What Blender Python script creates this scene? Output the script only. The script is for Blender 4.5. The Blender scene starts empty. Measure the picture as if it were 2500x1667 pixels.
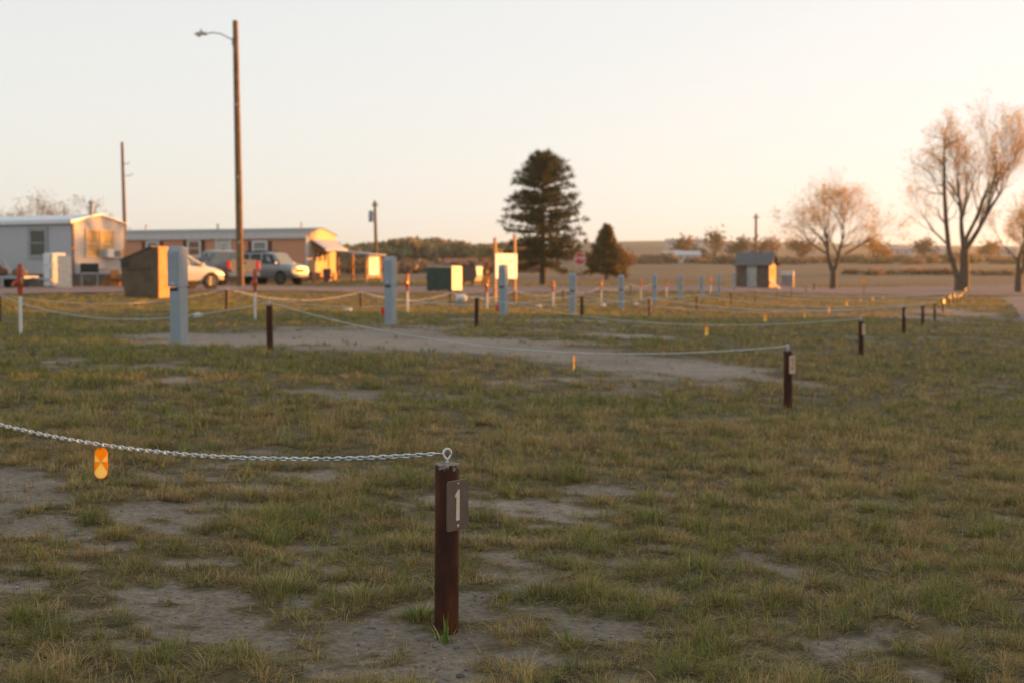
HAZE = 0.00025
import bpy, math, random
import numpy as np
from mathutils import Vector, Matrix
R = math.radians
random.seed(7)
C = bpy.context.scene.collection
SC = bpy.context.scene

# ------------------------------------------------------------------ camera model
FPX, CX, CY, HOR = 3267.0, 1176.0, 783.2, 640.0
CAMZ = 1.068
PITCH = math.atan((CY - HOR) / FPX)
cp, sp = math.cos(PITCH), math.sin(PITCH)

def W(px, py, d):
    u, v = (px - CX) / FPX, (CY - py) / FPX
    t = d / (cp + v * sp)
    return (u * t, d, CAMZ + t * (-sp + v * cp))

def XA(px, d):
    return (px - CX) / FPX * d

# ------------------------------------------------------------------ noise + terrain
def _hash(ix, iy, seed):
    h = (ix.astype(np.int64) * 374761393 + iy.astype(np.int64) * 668265263 + seed * 974634777) & 0xFFFFFFFF
    h = ((h ^ (h >> 13)) * 1274126177) & 0xFFFFFFFF
    h = ((h ^ (h >> 16)) * 2246822519) & 0xFFFFFFFF
    return ((h ^ (h >> 15)) & 0xFFFFFFFF) / 4294967295.0

def vnoise(x, y, seed=0):
    x = np.asarray(x, float); y = np.asarray(y, float)
    ix, iy = np.floor(x), np.floor(y)
    fx, fy = x - ix, y - iy
    fx = fx * fx * (3 - 2 * fx); fy = fy * fy * (3 - 2 * fy)
    a, b = _hash(ix, iy, seed), _hash(ix + 1, iy, seed)
    c, d = _hash(ix, iy + 1, seed), _hash(ix + 1, iy + 1, seed)
    return (a * (1 - fx) + b * fx) * (1 - fy) + (c * (1 - fx) + d * fx) * fy

def fbm(x, y, seed=0, o=3):
    s, a, t = 0, .5, 0
    for k in range(o):
        s = s + a * vnoise(x * 2 ** k + 17.3 * k, y * 2 ** k - 9.1 * k, seed + k)
        t += a; a *= .5
    return s / t

def sstep(a, b, x):
    t = np.clip((x - a) / (b - a), 0, 1)
    return t * t * (3 - 2 * t)

P_POS = [(XA(1024, 4.28), 4.28), (XA(1812, 11.98), 11.98), (XA(1979, 19.7), 19.7)] + \
        [(-.2 + 2.583 * k, 4.28 + 7.7 * k) for k in range(3, 13)]
Q_POS = [(-3.2, 6.38), (-2.64, 15.5), (-.6, 24.), (1.62, 33.), (3.96, 41.), (6.45, 49.5), (8.95, 58.), (11.3, 66.), (13.8, 74.), (16.1, 82.), (18.8, 91.), (21.1, 99.5)]
R_POS = [(-9.2, 25.5)] + [(-6.78 + 2.3 * k, 33.8 + 8.4 * k) for k in range(0, 8)]
PED = [(411, 17.3), (897, 25.), (1156, 33.2), (1315, 41.3), (1427, 49.5), (1503, 58.), (1563, 66.5), (1611, 75.), (1652, 83.), (1686, 92.), (1718, 100.), (1733, 108.)]
HYD = [(47, 20.), (586, 28.), (936, 36.), (1119, 44.5), (1271, 53.), (1381, 61.5), (1472, 70.), (1531, 78.), (1632, 86.)]

ctl = [(-1.6, 3, .06), (1.6, 3, -.04), (0, 1, 0), (-.2, 4.28, 0), (1.6, 4.3, -.03), (-3.2, 6.38, .21), (-1.5, 5.2, .07), (3, 7, -.05), (0, 7.5, .06)]
for (px, py, d) in [(1812, 942, 11.98), (1979, 820, 19.7), (2073, 765, 27.4), (2114, 749, 35.1), (2143, 736, 42.8), (2163, 717, 50.5), (2200, 696, 80),
                    (620, 805, 15.5), (1095, 753, 24), (1336, 730, 33), (1492, 727, 41), (1601, 713, 49.5), (1678, 699.5, 58), (1736, 694.6, 66), (1786, 689, 74),
                    (411, 793, 17.3), (897, 745, 25), (1156, 725, 33.2), (1315, 722, 41.3), (1427, 710, 49.5), (1503, 696, 58), (1563, 690, 66.5), (1611, 686, 75),
                    (47, 768, 20), (586, 735, 28), (936, 718, 36), (1119, 709, 44.5), (1271, 704.6, 53), (1381, 694, 61.5), (1472, 688, 70),
                    (0, 745, 25.5), (521, 713, 33.8), (834, 713, 42.2), (1033, 708, 50.6), (1176, 697, 59), (1288, 691, 67.4),
                    (357, 685, 50), (430, 665, 62), (553, 660, 72), (170, 660, 76), (0, 660, 78), (560, 655, 76), (640, 656, 84), (705, 651, 95), (1022, 671.5, 80), (1085, 656, 95),
                    (1249, 655, 110), (1393, 642, 140), (1692, 658.5, 100), (1913, 665, 110), (2205, 668, 105), (2335, 672, 105), (810, 642, 98), (865, 643, 150),
                    (2352, 700, 60), (2352, 760, 30)]:
    ctl.append(W(px, py, d))
for px in (-300, 500, 1176, 1700, 2100, 2700):
    for (py, d) in ((638, 150), (624, 210), (606, 340), (594, 520)):
        ctl.append(W(px, py, d))
for (px, t) in ((-300, 568), (500, 566), (1176, 563), (1500, 552), (1800, 557), (2100, 564), (2700, 566)):
    ctl.append(W(px, t + 14, 950)); ctl.append(W(px, t, 1350)); ctl.append(W(px, t + 12, 2300))

def _uv(x, y):
    y = np.clip(np.asarray(y, float), -1.5, 2400)
    X = np.clip(np.asarray(x, float) / (.36 * (y + 4)), -1.6, 1.6)
    return X, 1.7 * np.log(y + 4)

_c = np.array(ctl); _cx, _cy = _uv(_c[:, 0], _c[:, 1])
_n = len(ctl)
def _phi(r2):
    return .5 * r2 * np.log(r2 + 1e-9)
_K = _phi((_cx[:, None] - _cx[None]) ** 2 + (_cy[:, None] - _cy[None]) ** 2) + np.eye(_n) * .02
_Pm = np.stack([np.ones(_n), _cx, _cy], 1)
_A = np.block([[_K, _Pm], [_Pm.T, np.zeros((3, 3))]])
_wt = np.clip(np.log(_c[:, 1] + 4), 1, None)
_sol = np.linalg.solve(_A, np.concatenate([_c[:, 2] / (1 + _c[:, 1] / 40), np.zeros(3)]))

def TZ(x, y):
    X, Y = _uv(x, y)
    X1, Y1 = np.ravel(X), np.ravel(Y)
    out = np.empty(len(X1))
    for i in range(0, len(X1), 40000):
        a, b = X1[i:i + 40000], Y1[i:i + 40000]
        k = _phi((a[:, None] - _cx[None]) ** 2 + (b[:, None] - _cy[None]) ** 2)
        out[i:i + 40000] = k @ _sol[:_n] + _sol[_n] + _sol[_n + 1] * a + _sol[_n + 2] * b
    out = out * (1 + np.clip(np.ravel(np.asarray(y, float)), -1.5, 2400) / 40)
    return out.reshape(np.shape(X))

def tz(x, y):
    return float(TZ(np.array([x]), np.array([y]))[0])

# bare-soil patches: (px, py, rx_px, ry_px, strength), as seen on the ground plane
_pt = [(330, 1315, 240, 34, .75), (520, 1395, 110, 45, .9), (720, 1320, 120, 25, .5), (800, 1490, 330, 60, .95), (1040, 1460, 170, 45, 1), (1290, 1490, 250, 60, 1), (300, 1500, 230, 40, .5),
       (1350, 1440, 200, 22, .9), (1250, 1545, 260, 40, .9), (1700, 1480, 120, 25, .5), (2200, 1480, 160, 30, .6), (1950, 1370, 120, 15, .4), (900, 1235, 80, 16, .6), (830, 1290, 100, 20, .6),
       (110, 1310, 120, 16, .6), (1500, 1250, 120, 18, .4), (2230, 1245, 120, 14, .4), (1680, 1190, 90, 10, .4), (70, 940, 90, 10, .6), (400, 872, 60, 9, .7), (1000, 910, 50, 5, .4),
       (560, 778, 170, 17, 1), (820, 772, 230, 20, 1), (1080, 795, 220, 20, 1), (1400, 828, 230, 20, 1), (1620, 845, 110, 13, .9), (300, 770, 110, 9, .5), (1900, 850, 60, 5, .3), (1780, 750, 80, 5, .5),
       (1480, 772, 130, 5, .5), (2120, 730, 60, 8, .8), (2200, 720, 70, 9, .9), (2160, 765, 60, 8, .4), (1080, 735, 50, 4, .6), (1300, 735, 120, 4, .6), (1030, 850, 120, 6, .3), (1550, 990, 60, 5, .4)]
_patch = []
for (px, py, rx, ry, s) in _pt:
    z0 = 0.0
    for _ in range(4):
        d = (CAMZ - z0) * FPX / (py - HOR); z0 = tz(XA(px, d), d)
    _patch.append((XA(px, d), d, rx / FPX * d, ry * d * d / FPX / CAMZ, s))

def road_right(x, y):
    e = x - (-.2 + .3355 * (y - 4.28))
    w = .5 * (fbm(x * .5, y * .5, 31) - .5)
    return sstep(2.3, 2.8, e + w) * (1 - sstep(7.0, 7.8, e + w))

_rc = np.array([(-90, 66, 16), (-45, 60, 17), (-18, 60.5, 17), (-6, 80, 16), (5, 93, 14), (20, 101, 20), (45, 112, 24), (90, 130, 24)], float)
def road_cross(x, y):
    xx = np.clip(x, -90, 90)
    cy = np.interp(xx, _rc[:, 0], _rc[:, 1]); w = np.interp(xx, _rc[:, 0], _rc[:, 2]) / 2
    d = np.abs(y - cy) / w + .12 * (fbm(x * .3, y * .3, 41) - .5)
    return 1 - sstep(.9, 1.05, d)

def COVER(x, y):
    """how much of the ground is overgrown with grass, 0..1"""
    x = np.asarray(x, float); y = np.asarray(y, float)
    wx = x + .25 * (vnoise(x * 2, y * 2, 5) - .5); wy = y + .25 * (vnoise(x * 2, y * 2, 6) - .5)
    big = fbm(wx * .55, wy * .55, 1); mid = fbm(wx * 2.2, wy * 2.2, 2); fine = fbm(wx * 7, wy * 7, 3)
    nearw = 1 - sstep(5.5, 9, y)
    v = .5 + 1.0 * (big - .5) + (.9 + .9 * nearw) * (mid - .5) + (.4 + 1.5 * nearw) * (fine - .5) + .27 + .04 * nearw
    for (cx, cy, rx, ry, s) in _patch:
        q = ((wx - cx) / rx) ** 2 + ((wy - cy) / ry) ** 2
        v = v - s * (.74 - .46 * nearw) * (.25 + 1.4 * mid) * np.exp(-np.minimum(q, 30) ** (1.0 + .5 * nearw) * .75)
    v = np.clip(v * 1.35 - .2, 0, 1)
    return v * (1 - road_right(x, y)) * (1 - road_cross(x, y))

def MICRO(x, y, cov):
    f = 1 - sstep(14, 30, y)
    return f * (.022 * (fbm(x * 3.1, y * 3.1, 11) - .5) + .012 * (fbm(x * 12, y * 12, 12) - .5) + .010 * cov)

# ------------------------------------------------------------------ materials
MATS = {}
def lin(c):
    return tuple((v / 12.92 if v <= .04045 else ((v + .055) / 1.055) ** 2.4) for v in c)

def mat(name, col, rough=.6, metal=0., var=.12, scale=6., bump=0., bscale=40., spec=.4, col2=None, transl=0., wave=None, coat=0.):
    if name in MATS:
        return MATS[name]
    m = bpy.data.materials.new(name); m.use_nodes = True
    nt = m.node_tree; nd = nt.nodes; L = nt.links
    b = nd['Principled BSDF']; out = nd['Material Output']
    b.inputs['Roughness'].default_value = rough; b.inputs['Metallic'].default_value = metal
    b.inputs['Specular IOR Level'].default_value = spec
    if coat: b.inputs['Coat Weight'].default_value = coat
    tc = nd.new('ShaderNodeTexCoord')
    nz = nd.new('ShaderNodeTexNoise'); nz.inputs['Scale'].default_value = scale; nz.inputs['Detail'].default_value = 5
    L.new(tc.outputs['Object'], nz.inputs['Vector'])
    rp = nd.new('ShaderNodeValToRGB')
    c2 = col2 if col2 else tuple(min(1, v * (1 + var)) for v in col)
    c1 = col if col2 else tuple(v * (1 - var) for v in col)
    rp.color_ramp.elements[0].position = .36; rp.color_ramp.elements[1].position = .64
    rp.color_ramp.elements[0].color = (*c1, 1); rp.color_ramp.elements[1].color = (*c2, 1)
    L.new(nz.outputs['Fac'], rp.inputs['Fac']); L.new(rp.outputs['Color'], b.inputs['Base Color'])
    h = None
    if wave:
        wv = nd.new('ShaderNodeTexWave'); wv.wave_type = 'BANDS'; wv.bands_direction = wave[0]; wv.wave_profile = 'SAW'
        wv.inputs['Scale'].default_value = wave[1]
        L.new(tc.outputs['Object'], wv.inputs['Vector']); h = wv.outputs['Fac']
        bp = nd.new('ShaderNodeBump'); bp.inputs['Strength'].default_value = wave[2]; bp.inputs['Distance'].default_value = .03
        L.new(h, bp.inputs['Height']); L.new(bp.outputs['Normal'], b.inputs['Normal'])
    elif bump:
        n2 = nd.new('ShaderNodeTexNoise'); n2.inputs['Scale'].default_value = bscale; n2.inputs['Detail'].default_value = 6
        L.new(tc.outputs['Object'], n2.inputs['Vector'])
        bp = nd.new('ShaderNodeBump'); bp.inputs['Strength'].default_value = bump; bp.inputs['Distance'].default_value = .01
        L.new(n2.outputs['Fac'], bp.inputs['Height']); L.new(bp.outputs['Normal'], b.inputs['Normal'])
    if transl:
        tr = nd.new('ShaderNodeBsdfTranslucent'); L.new(rp.outputs['Color'], tr.inputs['Color'])
        mx = nd.new('ShaderNodeMixShader'); mx.inputs['Fac'].default_value = transl
        L.new(b.outputs['BSDF'], mx.inputs[1]); L.new(tr.outputs['BSDF'], mx.inputs[2]); L.new(mx.outputs['Shader'], out.inputs['Surface'])
    MATS[name] = m
    return m

def attr_mat(name, attr='tint', rough=.75, transl=.3, gain=1.0):
    m = bpy.data.materials.new(name); m.use_nodes = True
    nt = m.node_tree; nd = nt.nodes; L = nt.links
    b = nd['Principled BSDF']; out = nd['Material Output']
    b.inputs['Roughness'].default_value = rough; b.inputs['Specular IOR Level'].default_value = .25
    a = nd.new('ShaderNodeAttribute'); a.attribute_name = attr
    L.new(a.outputs['Color'], b.inputs['Base Color'])
    tr = nd.new('ShaderNodeBsdfTranslucent'); L.new(a.outputs['Color'], tr.inputs['Color'])
    mx = nd.new('ShaderNodeMixShader'); mx.inputs['Fac'].default_value = transl
    L.new(b.outputs['BSDF'], mx.inputs[1]); L.new(tr.outputs['BSDF'], mx.inputs[2]); L.new(mx.outputs['Shader'], out.inputs['Surface'])
    return m

# ------------------------------------------------------------------ mesh builder
class MB:
    def __init__(s):
        s.v, s.f, s.m = [], [], []
    def add(s, vs, fs, mi=0):
        o = len(s.v); s.v.extend([tuple(map(float, p)) for p in vs])
        s.f.extend([tuple(o + i for i in f) for f in fs]); s.m.extend([mi] * len(fs))
        return s
    def box(s, x0, x1, y0, y1, z0, z1, mi=0, M=None):
        vs = [(x, y, z) for x in (x0, x1) for y in (y0, y1) for z in (z0, z1)]
        if M is not None: vs = [tuple(M @ Vector(p)) for p in vs]
        return s.add(vs, [(0, 1, 3, 2), (4, 6, 7, 5), (0, 4, 5, 1), (2, 3, 7, 6), (0, 2, 6, 4), (1, 5, 7, 3)], mi)
    def tube(s, pts, rad, n=8, cap=True, mi=0):
        pts = [Vector(p) for p in pts]
        if not hasattr(rad, '__len__'): rad = [rad] * len(pts)
        vs, fs = [], []
        up = None
        for i, p in enumerate(pts):
            t = (pts[min(i + 1, len(pts) - 1)] - pts[max(i - 1, 0)]).normalized()
            if up is None: up = Vector((0, 0, 1)) if abs(t.z) < .9 else Vector((1, 0, 0))
            a = t.cross(up)
            if a.length < 1e-5: a = t.orthogonal()
            a.normalize(); b = a.cross(t).normalized(); up = b
            for k in range(n):
                w = 2 * math.pi * k / n
                vs.append(p + (a * math.cos(w) + b * math.sin(w)) * rad[i])
        for i in range(len(pts) - 1):
            for k in range(n):
                fs.append((i * n + k, i * n + (k + 1) % n, (i + 1) * n + (k + 1) % n, (i + 1) * n + k))
        if cap:
            fs.append(tuple(range(n - 1, -1, -1))); fs.append(tuple((len(pts) - 1) * n + k for k in range(n)))
        return s.add(vs, fs, mi)
    def lathe(s, prof, n=24, M=None, mi=0):
        vs, fs = [], []
        for (r, z) in prof:
            for k in range(n):
                w = 2 * math.pi * k / n
                p = Vector((r * math.cos(w), r * math.sin(w), z))
                vs.append(M @ p if M is not None else p)
        for i in range(len(prof) - 1):
            for k in range(n):
                fs.append((i * n + k, i * n + (k + 1) % n, (i + 1) * n + (k + 1) % n, (i + 1) * n + k))
        fs.append(tuple(range(n - 1, -1, -1))); fs.append(tuple((len(prof) - 1) * n + k for k in range(n)))
        return s.add(vs, fs, mi)
    def prism(s, pts, h0, h1, M=None, mi=0):
        """2-D outline (u,v), ccw, extruded along w from h0 to h1"""
        n = len(pts)
        vs = [Vector((u, v, h0)) for u, v in pts] + [Vector((u, v, h1)) for u, v in pts]
        if M is not None: vs = [M @ p for p in vs]
        fs = [tuple(range(n - 1, -1, -1)), tuple(range(n, 2 * n))] + [(i, (i + 1) % n, n + (i + 1) % n, n + i) for i in range(n)]
        return s.add(vs, fs, mi)
    def ring(s, path, r, n=8, mi=0):
        pts = [Vector(p) for p in path]; m = len(pts); vs, fs = [], []
        nrm = (pts[1] - pts[0]).cross(pts[m // 3] - pts[0]).normalized()
        for i, p in enumerate(pts):
            t = (pts[(i + 1) % m] - pts[i - 1]).normalized(); a = t.cross(nrm).normalized()
            for k in range(n):
                w = 2 * math.pi * k / n
                vs.append(p + (a * math.cos(w) + nrm * math.sin(w)) * r)
        for i in range(m):
            for k in range(n):
                j = (i + 1) % m
                fs.append((i * n + k, i * n + (k + 1) % n, j * n + (k + 1) % n, j * n + k))
        return s.add(vs, fs, mi)
    def build(s, name, mats, parent=None, smooth=False, bevel=0.):
        me = bpy.data.meshes.new(name); me.from_pydata(s.v, [], s.f); me.update()
        if not isinstance(mats, (list, tuple)): mats = [mats]
        for m in mats: me.materials.append(m)
        if len(mats) > 1: me.polygons.foreach_set('material_index', s.m)
        if smooth:
            me.polygons.foreach_set('use_smooth', [True] * len(me.polygons))
            me.set_sharp_from_angle(angle=R(40))
        o = bpy.data.objects.new(name, me); C.objects.link(o)
        if parent is not None: o.parent = parent
        if bevel:
            b = o.modifiers.new('bevel', 'BEVEL'); b.width = bevel; b.segments = 2; b.limit_method = 'ANGLE'
        return o

def np_mesh(name, verts, faces, mats, attr=None, smooth=False, parent=None):
    """verts (n,3), faces (m,k) numpy; attr: per-vertex rgb"""
    me = bpy.data.meshes.new(name)
    nv, nf, k = len(verts), len(faces), faces.shape[1]
    me.vertices.add(nv); me.vertices.foreach_set('co', np.asarray(verts, np.float32).ravel())
    me.loops.add(nf * k); me.loops.foreach_set('vertex_index', np.asarray(faces, np.int32).ravel())
    me.polygons.add(nf); me.polygons.foreach_set('loop_start', np.arange(0, nf * k, k, dtype=np.int32))
    if smooth: me.polygons.foreach_set('use_smooth', np.ones(nf, dtype=bool))
    me.update(calc_edges=True)
    if attr is not None:
        ca = me.color_attributes.new('tint', 'FLOAT_COLOR', 'POINT')
        rgba = np.ones((nv, 4), np.float32); rgba[:, :3] = attr
        ca.data.foreach_set('color', rgba.ravel())
    for m in (mats if isinstance(mats, (list, tuple)) else [mats]): me.materials.append(m)
    o = bpy.data.objects.new(name, me); C.objects.link(o)
    if parent is not None: o.parent = parent
    return o

def tag(o, label=None, cat=None, group=None, kind=None):
    if label: o['label'] = label
    if cat: o['category'] = cat
    if group: o['group'] = group
    if kind: o['kind'] = kind
    return o

def thing(name, label, cat, loc=(0, 0, 0), rz=0., group=None):
    o = bpy.data.objects.new(name, None); C.objects.link(o); o.empty_display_size = .2
    o.location = loc; o.rotation_euler = (0, 0, rz)
    return tag(o, label, cat, group)

def copy_tree(o, parent=None):
    c = o.copy(); C.objects.link(c)
    if parent is not None: c.parent = parent
    for ch in list(o.children):
        copy_tree(ch, c)
    return c

ORD = 'first second third fourth fifth sixth seventh eighth ninth tenth eleventh twelfth thirteenth fourteenth'.split()

# ------------------------------------------------------------------ world, sun, camera
SUN_AZ, SUN_EL = 65.0, 2.6
sd = Vector((math.sin(R(SUN_AZ)) * math.cos(R(SUN_EL)), math.cos(R(SUN_AZ)) * math.cos(R(SUN_EL)), math.sin(R(SUN_EL))))
wd = bpy.data.worlds.new('World'); SC.world = wd; wd.use_nodes = True
nt = wd.node_tree; nd = nt.nodes; L = nt.links
bg = nd['Background']
sky = nd.new('ShaderNodeTexSky'); sky.sky_type = 'NISHITA'; sky.sun_disc = False
sky.sun_elevation = R(SUN_EL); sky.sun_rotation = R(SUN_AZ)
sky.altitude = 900; sky.air_density = 1.0; sky.dust_density = 2.0; sky.ozone_density = 1.0
hs = nd.new('ShaderNodeHueSaturation'); hs.inputs['Saturation'].default_value = .62; hs.inputs['Value'].default_value = 1.0
L.new(sky.outputs['Color'], hs.inputs['Color'])
# compress the sky's brightness range; a brighter zenith lifts the ground light
gm = nd.new('ShaderNodeGamma'); gm.inputs['Gamma'].default_value = .22
L.new(hs.outputs['Color'], gm.inputs['Color'])
tn = nd.new('ShaderNodeMix'); tn.data_type = 'RGBA'; tn.blend_type = 'MULTIPLY'; tn.inputs[0].default_value = 1
tn.inputs[7].default_value = (.955, .955, .97, 1)
L.new(gm.outputs['Color'], tn.inputs[6]); L.new(tn.outputs[2], bg.inputs['Color'])
bg.inputs['Strength'].default_value = .15

sl = bpy.data.lights.new('sun', 'SUN'); sl.energy = 3.8; sl.angle = R(.53); sl.color = (.88, .340, .055)
so = bpy.data.objects.new('sun', sl); C.objects.link(so)
so.rotation_euler = (-sd).to_track_quat('-Z', 'Y').to_euler(); so.location = (30, 10, 20)

cam = bpy.data.cameras.new('camera'); co = bpy.data.objects.new('camera', cam); C.objects.link(co)
co.location = (0, 0, CAMZ); co.rotation_euler = (math.pi / 2 - PITCH, 0, 0)
cam.sensor_width = 36; cam.lens = 50 * FPX / (2352 / 36 * 50); cam.clip_end = 6000; cam.clip_start = .05
cam.dof.use_dof = True; cam.dof.focus_distance = 4.26; cam.dof.aperture_fstop = 4.6
SC.camera = co
SC.view_settings.view_transform = 'Standard'; SC.view_settings.look = 'None'
SC.view_settings.exposure = 2.48; SC.view_settings.gamma = 1.0
SC.cycles.use_denoising = True; SC.cycles.max_bounces = 6; SC.cycles.diffuse_bounces = 3
SC.cycles.transparent_max_bounces = 6; SC.cycles.volume_bounces = 0
SC.cycles.sample_clamp_indirect = 4

# ------------------------------------------------------------------ ground sheet
def make_ground():
    la = [np.linspace(math.log(1.2), 1.95, 26)[:-1], np.linspace(1.95, 2.9, 250)[:-1], np.linspace(2.9, 4.2, 200)[:-1], np.linspace(4.2, math.log(2600), 210)]
    y = np.exp(np.concatenate(la)) - 4
    s_in = np.linspace(-.44, .44, 221); ex = .44 + np.cumsum(np.geomspace(.006, .55, 28))
    s = np.concatenate([-ex[::-1], s_in, ex])
    Y, S = np.meshgrid(y, s, indexing='ij'); X = np.clip(S * (Y + 4), -1350, 1350)
    x, yy = X.ravel(), Y.ravel()
    cov = COVER(x, yy); z = TZ(x, yy) + MICRO(x, yy, cov)
    # base colours
    n1 = fbm(x * .8, yy * .8, 21); n2 = fbm(x * 9, yy * 9, 22); n3 = fbm(x * .12, yy * .12, 23)
    fm = sstep(9, 14, yy)[:, None] * np.array((.045, .036, .034))[None]; soil = fm + np.array(SOIL_A)[None] * (1 - n1[:, None]) + np.array(SOIL_B)[None] * n1[:, None]
    n4 = fbm(x * 28, yy * 28, 26); soil = soil * (.65 + .35 * n2[:, None] + .35 * n4[:, None])
    n5 = np.clip(1.6 * (n2 - .5) + 1.2 * (n4 - .5) + .5, 0, 1)[:, None]; g1 = np.array(THATCH_A)[None] * (1 - n5) + np.array(THATCH_B)[None] * n5
    k = sstep(.05, .45 + .2 * sstep(9, 13, yy), cov)[:, None]
    col = soil * (1 - k) + g1 * k
    # dry open prairie beyond the campground
    f = sstep(104, 135, yy + 8 * (n3 - .5))[:, None]
    dry = np.array((.165, .118, .072))[None] * (.75 + .5 * n3[:, None]) * (.85 + .3 * fbm(x * .02, yy * .05, 24)[:, None])
    col = col * (1 - f) + dry * f
    f2 = sstep(600, 1000, yy)[:, None]
    col = col * (1 - f2) + np.array((.105, .078, .06))[None] * (.8 + .4 * fbm(x * .01, yy * .01, 25)[:, None]) * f2
    nr, nc = len(y), len(s)
    i = np.arange(nr - 1)[:, None] * nc + np.arange(nc - 1)[None]
    F = np.stack([i, i + 1, i + nc + 1, i + nc], -1).reshape(-1, 4)
    m = bpy.data.materials.new('soil'); m.use_nodes = True
    nt = m.node_tree; nd = nt.nodes; L = nt.links; b = nd['Principled BSDF']
    b.inputs['Roughness'].default_value = .95; b.inputs['Specular IOR Level'].default_value = .15
    a = nd.new('ShaderNodeAttribute'); a.attribute_name = 'tint'
    tc = nd.new('ShaderNodeTexCoord')
    nz = nd.new('ShaderNodeTexNoise'); nz.inputs['Scale'].default_value = 38; nz.inputs['Detail'].default_value = 8; nz.inputs['Roughness'].default_value = .7
    L.new(tc.outputs['Object'], nz.inputs['Vector'])
    mr = nd.new('ShaderNodeMapRange'); mr.inputs['From Min'].default_value = .3; mr.inputs['From Max'].default_value = .7
    mr.inputs['To Min'].default_value = .5; mr.inputs['To Max'].default_value = 1.45
    L.new(nz.outputs['Fac'], mr.inputs['Value'])
    mx = nd.new('ShaderNodeMix'); mx.data_type = 'RGBA'; mx.blend_type = 'MULTIPLY'; mx.inputs[0].default_value = 1
    L.new(a.outputs['Color'], mx.inputs[6]); L.new(mr.outputs['Result'], mx.inputs[7]); L.new(mx.outputs[2], b.inputs['Base Color'])
    n2_ = nd.new('ShaderNodeTexNoise'); n2_.inputs['Scale'].default_value = 60; n2_.inputs['Detail'].default_value = 8
    L.new(tc.outputs['Object'], n2_.inputs['Vector'])
    bp = nd.new('ShaderNodeBump'); bp.inputs['Strength'].default_value = .8; bp.inputs['Distance'].default_value = .02
    L.new(n2_.outputs['Fac'], bp.inputs['Height']); L.new(bp.outputs['Normal'], b.inputs['Normal'])
    o = np_mesh('ground', np.stack([x, yy, z], 1), F, m, col, smooth=True)
    tag(o, kind='structure')

SOIL_A, SOIL_B = (.140, .118, .090), (.265, .225, .178)
THATCH_A, THATCH_B = (.062, .052, .024), (.140, .108, .052)
make_ground()

def strip(name, rows, matl, lift=.03):
    vs, fs = [], []
    n = len(rows[0])
    for r in rows: vs.extend(r)
    a = np.array(vs); z = TZ(a[:, 0], a[:, 1]) + lift
    i = np.arange(len(rows) - 1)[:, None] * n + np.arange(n - 1)[None]
    F = np.stack([i, i + 1, i + n + 1, i + n], -1).reshape(-1, 4)
    o = np_mesh(name, np.stack([a[:, 0], a[:, 1], z], 1), F, matl, smooth=True)
    return tag(o, kind='structure')

gravel = mat('pink_gravel', (.19, .132, .115), .95, var=.2, scale=1.2, bump=.6, bscale=30, spec=.15, col2=(.25, .18, .158))
rows = []
for y in np.exp(np.linspace(math.log(5), math.log(92), 260)) - 4:
    w = .35 * (fbm(np.array([y * .7]), np.array([3.]), 51)[0] - .5); w2 = .5 * (fbm(np.array([y * .6]), np.array([9.]), 52)[0] - .5)
    x0 = -.2 + .3355 * (y - 4.28)
    rows.append([(x0 + 2.6 + w + t * (5.2 + w2), y) for t in np.linspace(0, 1, 10)])
strip('gravel_road', rows, gravel, .034)
rows = []
for x in np.linspace(-90, 90, 240):
    cy = np.interp(x, _rc[:, 0], _rc[:, 1]); w = np.interp(x, _rc[:, 0], _rc[:, 2]) / 2
    a = 1 + .12 * (fbm(np.array([x * .3]), np.array([3.]), 53)[0] - .5); b = 1 + .12 * (fbm(np.array([x * .3]), np.array([8.]), 54)[0] - .5)
    rows.append([(x, cy - w * a + t * w * (a + b)) for t in np.linspace(0, 1, 12)])
strip('cross_road', rows, gravel, .05)

# ------------------------------------------------------------------ added unseen bank off the right edge, shaped to shade the near plots
def make_shade_bank():
    s0 = 62.; tn = math.tan(R(SUN_EL)); u = np.array((sd.x, sd.y)); u /= np.linalg.norm(u); nn = np.array((-u[1], u[0]))
    ns = np.arange(-34, 36, .25); vs = []
    tags = [(5.35, .55, .45), (11.7, .35, .30), (18.0, .35, .20), (24.55, .35, .15), (30.6, .35, .1)]  # crest dips shaped to let sun through onto the chain tags
    for n in ns:
        thr = (1.0 + .95 * sstep(9, 14, n)) * (1 - sstep(30, 36, n)) - .5 * sstep(30, 36, n)
        for (c, w, tv) in tags:
            e = math.exp(-((n - c) / w) ** 4); thr = thr * (1 - e) + tv * e
        s_r = 3.0 + .42 * max(n, 0) * .9
        h = thr + (s0 - s_r) * tn + .12 * (float(vnoise(np.array([n * .8]), np.array([1.]), 61)[0]) - .5)
        for (ds, f) in ((-9, -.3), (-5, .45), (-1.2, .95), (0, 1), (1.2, .95), (6, .4), (11, -.3)):
            p = (s0 + ds) * u + n * nn
            g = tz(*p)
            vs.append((p[0], p[1], g + f * (h - g)))
    k = 7; i = np.arange(len(ns) - 1)[:, None] * k + np.arange(k - 1)[None]
    F = np.stack([i, i + 1, i + k + 1, i + k], -1).reshape(-1, 4)
    o = np_mesh('added_shade_bank', np.array(vs), F, mat('shade_bank_soil', (.12, .09, .06), .95, bump=.5), smooth=True)
    tag(o, kind='structure')
make_shade_bank()

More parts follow.
